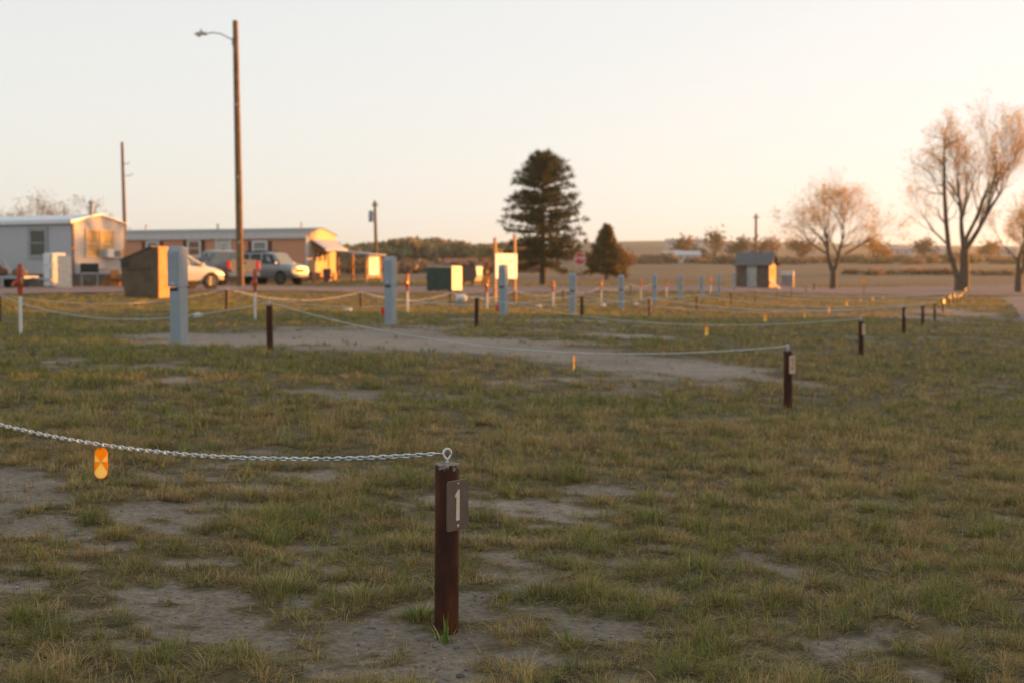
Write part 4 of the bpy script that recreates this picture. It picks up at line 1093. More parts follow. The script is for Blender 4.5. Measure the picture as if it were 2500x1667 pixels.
# small orange slatted box on a post
bx = thing('meter_stand', 'small orange slatted box with a round reflector on a rusty post, left of the signboard', 'meter stand', (XA(1118, 70), 70, tz(XA(1118, 70), 70)), R(30))
MB().box(-.05, .05, -.05, .05, -.2, .6).build('post', HRED, bx)
b2 = MB().box(-.19, .19, -.12, .12, .62, 1.12).build('slatted_box', mat('orange_slats', (.55, .22, .03), .6, wave=('X', 8, .8)), bx, bevel=.01)
MB().box(-.2, .2, -.1, .1, 1.125, 1.42).build('dark_head', mat('brown_head', (.08, .04, .035), .6), bx)
MB().lathe([(.10, 0), (.09, .02), (.001, .025)], 18, Matrix.Translation((-.03, -.102, 1.28)) @ Matrix.Rotation(R(90), 4, 'X')).build('round_reflector', mat('orange_lens', (.9, .33, .03), .2), bx, True)
for x in (-.15, .13): MB().box(x - .025, x + .025, .02, .06, 1.42, 1.95).build('thin_rod', mat('red_rod', (.4, .10, .05), .6), bx)
jg = thing('plastic_jug', 'bright white plastic jug lying in the sun under the chain beside the green dumpster', 'jug', (XA(1060, 52), 52, tz(XA(1060, 52), 52) + .0), R(20))
jg.scale = (.8, .8, .8)
MB().lathe([(.02, -.26), (.15, -.25), (.17, -.2), (.17, .12), (.12, .22), (.05, .26)], 16, Matrix.Translation((0, 0, .42)) @ Matrix.Rotation(R(90), 4, 'Y')).build('jug_body', PIPEW, jg, True)
MB().lathe([(.05, .262), (.05, .32), (.01, .325)], 12, Matrix.Translation((0, 0, .42)) @ Matrix.Rotation(R(90), 4, 'Y')).build('cap', mat('blue_cap', (.1, .2, .4), .5), jg, True)
MB().box(-.3, .3, -.2, .2, -.1, .25).build('block', mat('concrete', (.25, .23, .2), .9), jg)

# ---- stop sign
ss = thing('stop_sign', 'red octagonal stop sign on a thin post between the two conifers', 'stop sign', (XA(1331, 95), 95, tz(XA(1331, 95), 95)), R(8))
zc = W(1331, 594, 95)[2] - ss.location.z
MB().box(-.03, .03, -.02, .02, -.2, zc + .3).build('post', mat('sign_post_steel', (.30, .22, .18), .6), ss)
M_ = Matrix(((1, 0, 0, 0), (0, 0, 1, -.03), (0, 1, 0, zc), (0, 0, 0, 1)))
oc = lambda r: [(r * math.cos(R(22.5 + 45 * k)), r * math.sin(R(22.5 + 45 * k))) for k in range(8)]
pl = MB().prism(oc(.42), -.004, .004, M_).build('octagon_plate', mat('white_reflective', (.75, .74, .72), .4), ss)
MB().prism(oc(.395), -.007, -.0045, M_).build('red_face', mat('stop_red', (.42, .022, .02), .4), pl)
text_mesh('STOP', .34, Matrix(((1, 0, 0, 0), (0, 0, -1, -.0385), (0, 1, 0, zc), (0, 0, 0, 1))), 'lettering', mat('white_reflective', (.75, .74, .72), .4), pl, .0008, .85)

# ---- shed
shd = thing('wooden_shed', 'small weathered shed with a grey pitched roof, pale door and orange lit side', 'shed', (XA(1765, 100), 100, tz(XA(1765, 100), 100)), math.atan2(-.40, .92))
TW = mat('grey_brown_boards', (.115, .085, .065), .85, var=.25, scale=3, wave=('X', 1.6, .5))
MB().box(-2.35, 0, 0, 2.0, .05, 1.75).add([(0, 0, 1.75), (0, 2, 1.75), (0, 1, 2.45), (-2.35, 0, 1.75), (-2.35, 2, 1.75), (-2.35, 1, 2.45)], [(0, 1, 2), (3, 5, 4), (0, 2, 5, 3), (1, 4, 5, 2)]).build('wall', TW, shd)
rf = MB()
rf.prism([(-.28, 1.60), (1.0, 2.50), (2.28, 1.60), (2.28, 1.67), (1.0, 2.58), (-.28, 1.67)], -2.5, .28, Matrix(((0, 0, 1, 0), (1, 0, 0, 0), (0, 1, 0, 0), (0, 0, 0, 1))))
rf.build('roof', mat('dark_shingle', (.10, .105, .11), .85, var=.2, bump=.4), shd)
d_ = MB().box(-1.55, -.85, -.05, -.002, .12, 1.62).build('door', mat('pale_door', (.40, .39, .36), .6), shd)
MB().box(-.97, -.92, -.085, -.052, .8, .95).build('handle', STEEL, d_)
MB().box(.003, .04, .04, 1.96, .1, 1.72).build('sunlit_side', mat('sunlit_orange_boards', (.46, .22, .075), .7, var=.15), shd)  # orange sunlight on the grey-brown boards, painted into this sheet
MB().box(.042, .06, .85, 1.15, .95, 1.35).build('side_hatch', mat('dark_hatch', (.12, .05, .02), .8), shd)
MB().box(-.02, 1.0, -.25, .45, -.03, .03, M=Matrix.Translation((.06, .0, .55)) @ Matrix.Rotation(R(38), 4, 'Y')).build('ramp', mat('pale_ramp', (.6, .48, .36), .6), shd)
wb = thing('white_trunk_box', 'white box with a grey recessed front just right of the shed', 'box', (XA(1808, 112), 112, tz(XA(1808, 112), 112)), R(-15))
MB().box(-.5, .5, -.3, .3, .95, 1.28).build('lid', mat('white_lid', (.6, .57, .52), .5), wb, bevel=.02)
MB().box(-.42, .42, -.26, .3, .1, .95).build('front', mat('grey_front', (.24, .22, .21), .7), wb)
for x in (-.48, .42): MB().box(x, x + .06, -.3, .3, -.1, .95).build('side_panel', mat('sunlit_orange_side', (.6, .35, .2), .6), wb)  # sunlit edge of the white box, painted orange on its sides

# ---- vehicles
def loft(mb, secs, mi=0):
    """secs: list of (x, [(y,z)...]) right half, mirrored"""
    vs = []; n = len(secs[0][1])
    for x, pr in secs:
        vs += [(x, y, z) for y, z in pr] + [(x, -y, z) for y, z in pr[::-1]]
    m = 2 * n; fs = []
    for i in range(len(secs) - 1):
        for k in range(m):
            fs.append((i * m + k, (i + 1) * m + k, (i + 1) * m + (k + 1) % m, i * m + (k + 1) % m))
    fs.append(tuple(range(m))); fs.append(tuple((len(secs) - 1) * m + k for k in range(m - 1, -1, -1)))
    return mb.add(vs, fs, mi)

def wheel(t, x, y, r, w=.22, rimm=None):
    M = Matrix.Translation((x, y, r)) @ Matrix.Rotation(R(90 if y < 0 else -90), 4, 'X')
    ty = MB().lathe([(r * .64, -w / 2), (r * .92, -w / 2), (r, -w * .3), (r, w * .3), (r * .92, w / 2), (r * .64, w / 2)], 28, M)
    g = thing('wheel', None, None); g.parent = t
    ty.build('tyre', BLACK, g, True)
    mb = MB(); mb.lathe([(r * .66, 0), (r * .66, w * .44), (r * .6, w * .36), (r * .3, w * .28), (r * .12, w * .42), (.004, w * .42)], 24, M)
    for k in range(6):
        a = k * math.pi / 3
        mb.tube([M @ Vector((r * .12 * math.cos(a), r * .12 * math.sin(a), w * .40)), M @ Vector((r * .62 * math.cos(a), r * .62 * math.sin(a), w * .46))], r * .075, 5)
    mb.build('rim', rimm or ALLOY, g, True)
ALLOY = mat('alloy_rim', (.55, .55, .55), .25, .8)
ARCH = mat('arch_black', (.015, .015, .015), .9)
CGL = mat('car_glass', (.025, .03, .03), .12, spec=.25)
CGLB = mat('pale_car_glass', (.15, .18, .175), .12, spec=.4)
TAIL = mat('tail_red', (.55, .02, .015), .2, spec=.6)
HEADL = mat('headlamp_glass', (.70, .66, .58), .12, spec=.8)

def car_body(t, secs, paint, name='body'):
    mb = MB(); S = []
    for (x, zb, zm, zbelt, zr, wb, wm, wl, wr) in secs:
        S.append((x, [(wb * .85, zb), (wb, zb + .05), (wm, zm), (wm * .995, (zm + zbelt) / 2), (wl, zbelt), (wr + .02, zr - .04), (wr * .8, zr)]))
    loft(mb, S); o = mb.build(name, paint, t, True)
    return o, secs
def interp(secs, x, i):
    return float(np.interp(x, [s[0] for s in secs], [s[i] for s in secs]))
def side_glass(t, secs, x0, x1, x0t, x1t, z0f, z1f, side, m, parent=None):
    vs = []
    for (x, f) in ((x0, z0f), (x1, z0f), (x1t, z1f), (x0t, z1f)):
        zl, zr, wl, wr = interp(secs, x, 3), interp(secs, x, 4) - .04, interp(secs, x, 7), interp(secs, x, 8) + .02
        z = zl + (zr - zl) * f; y = wl + (wr - wl) * f + .012
        vs.append((x, side * y, z))
    vs += [(x, y - side * .02, z) for x, y, z in vs]
    MB().add(vs, [(0, 1, 2, 3), (7, 6, 5, 4), (0, 4, 5, 1), (1, 5, 6, 2), (2, 6, 7, 3), (3, 7, 4, 0)]).build('side_window', m, parent or t)
def cross_glass(t, secs, xa, za, xb, zb, wa, wb2, m, name, off=.014):
    n = Vector((zb - za, 0, -(xb - xa))).normalized() * off
    if n.x * (1 if name == 'windscreen' else -1) < 0: n = -n
    vs = [Vector((xa, -wa, za)) + n, Vector((xa, wa, za)) + n, Vector((xb, wb2, zb)) + n, Vector((xb, -wb2, zb)) + n]
    vs += [v - n * 1.5 for v in vs]
    MB().add(vs, [(0, 1, 2, 3), (7, 6, 5, 4), (0, 4, 5, 1), (1, 5, 6, 2), (2, 6, 7, 3), (3, 7, 4, 0)]).build(name, m, t)
def arches(t, secs, xs, r, paintless=ARCH):
    for x in xs:
        for s in (-1, 1):
            y = interp(secs, x, 6)
            M = Matrix.Translation((x, s * (y - .10), r)) @ Matrix.Rotation(R(90 if s < 0 else -90), 4, 'X')
            MB().lathe([(r * 1.16, 0), (r * 1.16, .115), (.01, .117)], 26, M).build('wheel_arch', paintless, t)

# SUV
sv = thing('parked_car', 'silver sport utility vehicle with dark windows parked beside the salmon home', 'car', (0, 0, 0), 0, 'vehicles parked along the dirt road')
SILV = mat('silver_car_paint', (.21, .235, .26), .35, .35, var=.04, coat=.5)
secs = [(-2.35, .55, .75, 1.0, 1.06, .80, .88, .86, .80), (-2.30, .42, .7, 1.10, 1.66, .86, .93, .90, .74), (-2.05, .38, .7, 1.12, 1.78, .88, .95, .92, .76), (.1, .36, .7, 1.10, 1.80, .88, .96, .92, .77), (.72, .36, .7, 1.10, 1.74, .88, .96, .92, .75), (1.30, .36, .7, 1.09, 1.18, .88, .96, .90, .82), (2.05, .38, .70, 1.04, 1.11, .88, .95, .88, .78), (2.30, .45, .68, .96, 1.0, .84, .90, .84, .72)]
car_body(sv, secs, SILV)
arches(sv, secs, (-1.45, 1.42), .37)
for x in (-1.45, 1.42):
    for s in (-1, 1): wheel(sv, x, s * .86, .37)
for s in (-1, 1):
    for (a, b, c, d) in ((-2.05, -1.15, -1.98, -1.15), (-1.0, -.22, -1.0, -.22), (-.08, 1.06, -.08, .70)): side_glass(sv, secs, a, b, c, d, .06, .9, s, CGL)
    MB().box(2.12, 2.30, s * .60 - .16, s * .60 + .16, .80, .93).build('headlight', HEADL, sv, bevel=.02)
    MB().box(1.0, 1.14, s * 1.0 - .06, s * 1.0 + .06, 1.10, 1.24).build('mirror', SILV, sv, bevel=.02)
    MB().box(-2.37, -2.29, s * .78 - .07, s * .78 + .07, .95, 1.35).build('tail_light', TAIL, sv)
    MB().box(-1.8, .2, s * .56 - .02, s * .56 + .02, 1.80, 1.86).build('roof_rail', ARCH, sv)
cross_glass(sv, secs, 1.28, 1.20, .74, 1.71, .76, .68, CGLB, 'windscreen')
MB().box(2.2, 2.40, -.8, .8, .42, .62).build('bumper', mat('grey_bumper', (.22, .22, .22), .6), sv, bevel=.04)
MB().box(2.30, 2.36, -.38, .38, .68, .84).build('grille', ARCH, sv)
hd_ = R(114); dirv = Vector((math.sin(hd_), math.cos(hd_), 0))
sv.location = Vector((XA(698, 84), 84.5, 0)) - dirv * 2.35; sv.scale = (.88, 1, 1.08)
sv.location.z = tz(sv.location.x, sv.location.y) + .03; sv.rotation_euler.z = R(90) - hd_

# white hatchback glowing in the sun
hb = thing('parked_car', 'white hatchback glowing orange in the sun, half hidden behind the tallest pedestal', 'car', (0, 0, 0), 0, 'vehicles parked along the dirt road')
WH = mat('white_car_paint', (.62, .56, .50), .3, .1, var=.03, coat=.5)
secs = [(-2.1, .5, .7, .95, 1.0, .72, .82, .78, .70), (-2.0, .38, .66, 1.0, 1.35, .80, .87, .82, .58), (-1.6, .32, .62, 1.0, 1.58, .82, .88, .83, .60), (-.2, .30, .62, .98, 1.64, .82, .89, .84, .62), (.15, .30, .62, .98, 1.60, .82, .89, .84, .61), (1.15, .30, .62, .96, 1.02, .82, .89, .82, .70), (1.75, .32, .60, .86, .92, .80, .86, .78, .62), (2.1, .42, .58, .72, .76, .66, .74, .68, .5)]
car_body(hb, secs, WH); arches(hb, secs, (-1.3, 1.32), .34)
for x in (-1.3, 1.32):
    for s in (-1, 1): wheel(hb, x, s * .80, .34)
for s in (-1, 1):
    for (a, b, c, d) in ((-1.85, -.75, -1.55, -.75), (-.65, .2, -.65, .12), (.28, .98, .2, .3)): side_glass(hb, secs, a, b, c, d, .06, .88, s, CGLB)
    MB().box(1.80, 2.02, s * .55 - .15, s * .55 + .15, .66, .80).build('headlight', HEADL, hb, bevel=.02)
    MB().box(.75, .92, s * .92 - .06, s * .92 + .06, .98, 1.12).build('mirror', WH, hb, bevel=.02)
    MB().box(-2.12, -2.02, s * .70 - .07, s * .70 + .07, .85, 1.2).build('tail_light', TAIL, hb)
cross_glass(hb, secs, 1.12, 1.04, .17, 1.59, .66, .56, CGLB, 'windscreen')
MB().box(2.0, 2.16, -.62, .62, .36, .54).build('bumper', WH, hb, bevel=.04)
hd_ = R(44); dirv = Vector((math.sin(hd_), math.cos(hd_), 0))
hb.location = Vector((XA(494, 64.5), 64.5, 0)) - dirv * 2.1
hb.location.z = tz(hb.location.x, hb.location.y) + .04; hb.rotation_euler.z = R(90) - hd_

# pickup
pk = thing('pickup_truck', 'grey pickup truck seen from behind, its tailgate crossed by the light pole', 'pickup truck', (0, 0, 0), 0, 'vehicles parked along the dirt road')
GRP = mat('grey_truck_paint', (.15, .16, .165), .4, .3, var=.05, coat=.4)
secs = [(-.75, .45, .8, 1.15, 1.22, .86, .95, .92, .86), (-.65, .42, .8, 1.18, 1.80, .88, .96, .93, .70), (-.2, .42, .8, 1.18, 1.88, .88, .97, .93, .72), (.75, .42, .8, 1.18, 1.86, .88, .97, .93, .70), (1.5, .42, .8, 1.16, 1.22, .88, .97, .92, .84), (2.5, .44, .78, 1.10, 1.15, .86, .95, .88, .78), (2.78, .5, .75, .98, 1.02, .8, .88, .82, .7)]
car_body(pk, secs, GRP, 'cab')
bd = MB(); loft(bd, [(-2.75, [(.84, .48), (.94, .62), (.96, .95), (.95, 1.28), (.93, 1.33), (.86, 1.33), (.86, .72), (.4, .72)]), (-.78, [(.84, .48), (.94, .62), (.96, .95), (.95, 1.28), (.93, 1.33), (.86, 1.33), (.86, .72), (.4, .72)])])
bd.build('cargo_bed', GRP, pk, True)
tg = MB().box(-2.83, -2.755, -.74, .74, .66, 1.33).build('tailgate', mat('tan_tailgate', (.24, .215, .18), .5, .1), pk, bevel=.015)
MB().box(-2.85, -2.832, -.14, .14, 1.12, 1.22).build('handle', ARCH, tg)
MB().box(-2.98, -2.78, -.9, .9, .42, .62).build('bumper', mat('chrome_bumper', (.35, .33, .32), .3, .7), pk, bevel=.03)
for s in (-1, 1):
    MB().box(-2.84, -2.70, s * .85 - .105, s * .85 + .105, .82, 1.26).build('tail_light', TAIL, pk, bevel=.015)
    side_glass(pk, secs, -.55, .35, -.5, .35, .08, .9, s, CGL); side_glass(pk, secs, .42, 1.25, .42, .8, .08, .9, s, CGL)
    MB().box(1.0, 1.15, s * 1.02 - .08, s * 1.02 + .08, 1.18, 1.4).build('mirror', ARCH, pk, bevel=.02)
cross_glass(pk, secs, -.735, 1.25, -.665, 1.76, .74, .66, CGLB, 'rear_window')
cross_glass(pk, secs, 1.46, 1.24, .78, 1.82, .74, .64, CGL, 'windscreen')
arches(pk, [(-3, 0, 0, 0, 0, 0, .955, 0, 0), (3, 0, 0, 0, 0, 0, .955, 0, 0)], (-1.75, 1.85), .39)
for x in (-1.75, 1.85):
    for s in (-1, 1): wheel(pk, x, s * .86, .39, .25)
hd_ = R(-36); dirv = Vector((math.sin(hd_), math.cos(hd_), 0))
pk.location = Vector((XA(560, 76), 76, 0)) + dirv * 2.8
pk.location.z = tz(pk.location.x, pk.location.y) + .05; pk.rotation_euler.z = R(90) - hd_

# ------------------------------------------------------------------ trees
BARK = mat('grey_brown_bark', (.085, .062, .045), .9, var=.3, scale=4, bump=.6, bscale=12)
TWIG = mat('twig_bark', (.17, .11, .018), .85, var=.25, scale=1)
LEAFY = attr_mat('leaf_surface', transl=.35)
def seg_mesh(name, segs, matl, parent, n):
    """segs: arrays p0,p1,r0,r1"""
    p0 = np.array([s[0] for s in segs]); p1 = np.array([s[1] for s in segs]); r0 = np.array([s[2] for s in segs]); r1 = np.array([s[3] for s in segs])
    T = p1 - p0; T /= np.linalg.norm(T, axis=1)[:, None] + 1e-9
    ref = np.where(np.abs(T[:, 2:3]) < .9, np.array([[0, 0, 1.]]), np.array([[1., 0, 0]]))
    A = np.cross(T, ref); A /= np.linalg.norm(A, axis=1)[:, None]; B = np.cross(A, T)
    V = []
    for k in range(n):
        w = 2 * math.pi * k / n; o = A * math.cos(w) + B * math.sin(w)
        V.append(p0 + o * r0[:, None]); V.append(p1 + o * r1[:, None])
    V = np.stack(V, 1).reshape(-1, 3)
    base = np.arange(len(segs))[:, None, None] * 2 * n
    q = np.array([[2 * k, 2 * ((k + 1) % n), 2 * ((k + 1) % n) + 1, 2 * k + 1] for k in range(n)])[None]
    return np_mesh(name, V, (base + q).reshape(-1, 4), matl, smooth=True, parent=parent)

def cards(name, pts, size, col, parent, rng, aspect=.5, jit=.3):
    n = len(pts); N = rng.normal(size=(n, 3)); N /= np.linalg.norm(N, axis=1)[:, None]
    A = np.cross(N, rng.normal(size=(n, 3))); A /= np.linalg.norm(A, axis=1)[:, None]; B = np.cross(N, A)
    s = size * rng.uniform(.6, 1.4, n)[:, None]
    V = np.stack([pts - A * s, pts - B * s * aspect, pts + A * s, pts + B * s * aspect], 1).reshape(-1, 3)
    T = np.repeat(col * rng.uniform(1 - jit, 1 + jit, n)[:, None], 4, axis=0)
    return np_mesh(name, V, np.arange(4 * n).reshape(-1, 4), LEAFY, T, parent=parent)

class Tree:
    def __init__(s, seed): s.big, s.small, s.tips = [], [], []; s.rng = np.random.default_rng(seed)
    def grow(s, p, d, L, r, lev, maxlev, up=.12, spread=.55, n=5, kids=(2, 3), shrink=(.5, .76), bend=.14):
        rng = s.rng; p = np.array(p, float); d = np.array(d, float); d /= np.linalg.norm(d); pts = [(p.copy(), r)]
        for i in range(n):
            d = d + rng.normal(0, bend, 3) + np.array((0, 0, up * (1 if lev else .3))); d /= np.linalg.norm(d)
            p2 = p + d * L / n; r2 = r * (1 - .55 * (i + 1) / n) if lev < maxlev else r * (1 - .8 * (i + 1) / n)
            (s.big if lev <= 1 else s.small).append((p.copy(), p2.copy(), pts[-1][1], r2))
            p = p2; pts.append((p.copy(), r2))
            if lev < maxlev and i >= 1:
                k = rng.integers(kids[0], kids[1] + 1) if i == n - 1 else int(rng.random() < (1.0, 1.0, .95, .85, 1)[lev]) + (lev == 0 and i > 1)
                for _ in range(k):
                    a = rng.normal(size=3); a -= a.dot(d) * d; a /= np.linalg.norm(a)
                    ang = spread * rng.uniform(.55, 1.35)
                    s.grow(p, d * math.cos(ang) + a * math.sin(ang), L * rng.uniform(*shrink), max(r2 * rng.uniform(.45, .70), .0065), lev + 1, maxlev, up, spread, n if lev < 1 else 4, kids, shrink, bend)
        if lev == maxlev: s.tips.append(p)
    def build(s, name, label, loc, bud=(.56, .30, .010), nb=5, bsize=.055, group=None):
        t = thing(name, label, 'tree', loc, 0, group)
        seg_mesh('trunk', s.big, BARK, t, 7)
        cr = seg_mesh('crown', s.small, TWIG, t, 3)
        if len(s.tips) and nb:
            tips = np.repeat(np.array(s.tips), nb, axis=0); tips = tips + s.rng.normal(0, .14, tips.shape)
            cards('buds', tips, bsize, np.array(bud)[None], cr, s.rng)
        return t

def base_at(px, d): v = ground_at(px, d); return (v.x, v.y, v.z - .08)
GT2 = 'bare spring trees on the right'
# left of the two: forks low into a V, broad crown
T = Tree(16)
T.big.append((np.array((0, 0, -.2)), np.array((.0, 0, .7)), .33, .27)); T.big.append((np.array((.0, 0, .7)), np.array((.02, 0, 1.35)), .27, .25))
T.grow((-.02, 0, 1.3), (-.28, 0, 1), 3.4, .19, 0, 4, up=.05, spread=.66)
T.grow((.05, 0, 1.3), (.55, .1, 1), 3.3, .16, 0, 4, up=.05, spread=.68)
T.grow((-.3, 0, 2.7), (-1.0, -.1, .62), 2.6, .09, 1, 4, up=.05, spread=.55)
T.grow((.9, 0, 2.8), (1.0, .2, .45), 2.6, .09, 1, 4, up=.03, spread=.55)
T.build('bare_tree', 'spreading bare tree forking low, right of the shed', base_at(1913, 110), group=GT2)
# tall one with two stems
T = Tree(29)
T.big.append((np.array((-.15, 0, -.2)), np.array((-.2, 0, 1.0)), .42, .30)); T.big.append((np.array((.15, 0, -.2)), np.array((.25, 0, 1.2)), .42, .36)); T.big.append((np.array((.25, 0, 1.2)), np.array((.2, 0, 3.2)), .36, .32))
pts = [(-.25, .9, .2), (-.95, 3.2, .19), (-1.2, 5.4, .17), (-1.35, 7.6, .13), (-1.4, 9.6, .09), (-1.35, 11.2, .05)]
for (a, b) in zip(pts[:-1], pts[1:]): T.big.append((np.array((a[0], 0, a[1])), np.array((b[0], 0, b[1])), a[2], b[2]))
for (x, z, r) in pts[2:]:
    for k in range(4): 
        a = T.rng.uniform(0, 6.28); T.grow((x, 0, z + T.rng.uniform(-.8, .3)), (math.cos(a), math.sin(a), .5), 1.9 if z < 9 else 1.0, .05, 2, 4, up=.05, spread=.6)
T.grow((-1.35, 0, 11.2), (.1, 0, 1), 1.2, .045, 2, 4, up=.1, spread=.5)
T.grow((.2, 0, 3.1), (-.15, .1, 1), 3.8, .22, 0, 4, up=.12, spread=.55, bend=.10)
T.grow((.25, 0, 3.1), (.75, -.1, .9), 4.6, .2, 0, 4, up=.16, spread=.52, bend=.10)
T.grow((.15, 0, 3.4), (.3, .2, 1), 4.4, .17, 0, 4, up=.12, spread=.55, bend=.10)
T.grow((-.9, 0, 3.4), (-1, 0, .5), 2.6, .09, 1, 4, up=.05, spread=.55)
T.build('bare_tree', 'tallest bare tree with two stems at the end of the post line', base_at(2207, 105), group=GT2)
T = Tree(37)
T.big.append((np.array((0, 0, -.2)), np.array((.02, 0, 1.3)), .30, .25))
T.grow((0, 0, 1.2), (-.2, 0, 1), 2.8, .18, 0, 4, up=.06, spread=.55); T.grow((0.03, 0, 1.2), (.35, .1, 1), 2.6, .16, 0, 4, up=.06, spread=.55)
T.build('bare_tree', 'bare tree cut by the right edge beside the gravel road', base_at(2338, 105), group=GT2)
# pale leafy trees behind the white home
k = 0
for (px, ht, lab) in ((40, 1.9, 'low bare tree crown showing at the left end above the white roof'), (108, 2.5, 'bushy bare tree behind the middle of the white roof'), (165, 2.35, 'bare tree behind the stove pipe of the white home'), (238, 1.7, 'small bare tree just past the ridge of the white home')):
    T = Tree(50 + k); k += 1
    T.big.append((np.array((0, 0, -.2)), np.array((0, 0, 1.8)), .2, .16))
    for j in range(3): T.grow((0, 0, 1.7), (T.rng.normal(0, .4), T.rng.normal(0, .4), 1), ht, .1, 1, 4, up=.1, spread=.5)
    T.build('bare_tree', lab, base_at(px, 120), (.20, .13, .05), 4, .07, 'trees behind the white home')

# ponderosa style conifer
def pine(px, d, H, env, label, seed, trunk_r=.26, z0=1.7, nb=190, col=(.052, .058, .020), col2=(.110, .075, .022), needle=.17, wid=.13, droop=.25, group=None, tips=True):
    rng = np.random.default_rng(seed); t = thing('pine_tree', label, 'tree', base_at(px, d), 0, group)
    MB().tube([(0, 0, -.3), (0, 0, H * .3), (.03, 0, H * .7), (0, 0, H * .98)], [trunk_r, trunk_r * .75, trunk_r * .4, .03], 10).build('trunk', BARK, t, True)
    segs, C_, D_ = [], [], []
    for i in range(nb):
        f = (i + .5) / nb; z = z0 + (H - z0) * (1 - (1 - f) ** 1.15); z += rng.normal(0, .2)
        Rm = np.interp(z / H, env[0], env[1]) * rng.uniform(.5, 1.08); az = i * 2.399 + rng.normal(0, .3)
        el = np.interp(z / H, (0, .35, .75, 1), (-.16, .02, .35, 1.0)) + rng.normal(0, .08)
        p = np.array((0, 0, z)); n = 5; prev = p
        for k in range(1, n + 1):
            s = k / n; rr = Rm * s; zz = z + Rm * (el * s - droop * s * s * .5 + (.35 * max(0, s - .65) ** 1.2 if z < .6 * H else 0))
            q = np.array((math.cos(az + .1 * s) * rr, math.sin(az + .1 * s) * rr, zz)); segs.append((prev, q, .045 * (1.1 - s) + .008, .045 * (1 - s) + .008)); 
            m = int(4 + 8 * s)
            if s > .3:
                C_.append(np.repeat((prev + q)[None] / 2, m, 0) + rng.normal(0, .13, (m, 3)) * np.array((1, 1, .55))); D_.append(np.repeat((q - prev)[None], m, 0))
            prev = q
    seg_mesh('branches', segs, BARK, t, 4)
    P = np.concatenate(C_); D = np.concatenate(D_); D /= np.linalg.norm(D, axis=1)[:, None]
    # each cluster point becomes three narrow needle blades
    P = np.repeat(P, 3, 0); D = np.repeat(D, 3, 0)
    U = D * .6 + rng.normal(0, .55, P.shape) + np.array((0, 0, .15)); U /= np.linalg.norm(U, axis=1)[:, None]
    Wd = np.cross(U, rng.normal(size=P.shape)); Wd /= np.linalg.norm(Wd, axis=1)[:, None]
    L_ = needle * rng.uniform(.7, 1.4, len(P))[:, None]; w = L_ * wid * rng.uniform(.7, 1.3, len(P))[:, None]
    V = np.stack([P - Wd * w, P + Wd * w, P + U * L_ * 2 + Wd * w * .4, P + U * L_ * 2 - Wd * w * .4], 1).reshape(-1, 3)
    mixf = rng.random((len(P), 1)); T = np.repeat((np.array(col)[None] * (1 - mixf ** 3) + np.array(col2)[None] * mixf ** 3) * rng.uniform(.7, 1.3, (len(P), 1)), 4, 0)
    np_mesh('crown', V, np.arange(len(V)).reshape(-1, 4), LEAFY, T, parent=t)
    return t
pine(1247, 110, 9.55, ((0, .15, .19, .3, .5, .6, .72, .85, .93, 1), (3.5, 3.7, 3.85, 3.85, 3.55, 3.15, 2.6, 2.0, 1.4, .5)), 'large dark pine tree with a broad rounded crown in the middle of the horizon', 77, .30, 1.6, 205, needle=.165, wid=.17)
pine(1393, 140, 4.9, ((0, .2, .3, .45, .65, .8, 1), (1.6, 2.0, 2.1, 1.85, 1.15, .65, .1)), 'small orange brown conifer right of the stop sign', 78, .2, .9, 170, col=(.115, .092, .026), col2=(.24, .135, .030), needle=.16, wid=.3)
# a lower orange shrub beside it
def shrub(px, d, w, h, n, size, col, label, name='shrub', cat='shrub', group=None, seed=0, flat=1.):
    rng = np.random.default_rng(seed + int(px) * 3 + int(d)); t = thing(name, label, cat, base_at(px, d), 0, group)
    segs = []
    nb = 9
    C_ = []
    for i in range(nb):
        a, f = rng.uniform(0, 6.28), rng.uniform(.1, 1)
        q = np.array((math.cos(a) * f * w * .36, math.sin(a) * f * w * .36, h * rng.uniform(.45, .85)))
        segs.append((np.array((0, 0, -.1)), q * np.array((.5, .5, .55)), .02 * h, .013 * h)); segs.append((q * np.array((.5, .5, .55)), q, .013 * h, .006 * h))
        C_.append(q[None] + rng.normal(0, 1, (n // nb, 3)) * np.array((w * .13, w * .13, h * .13)))
    seg_mesh('stems', segs, BARK, t, 4)
    P = np.concatenate(C_); P[:, 2] = np.abs(P[:, 2])
    cards('crown', P, size, np.array(col)[None], t, rng, .6, .35)
    return t
shrub(1432, 150, 2.6, 3.0, 700, .13, (.22, .105, .02), 'low orange shrub leaning against the small orange conifer')
shrub(2012, 330, 9., 6.0, 700, .30, (.24, .13, .01), 'bright yellow orange tree crown under the bare tree branches', 'small_tree', 'tree')

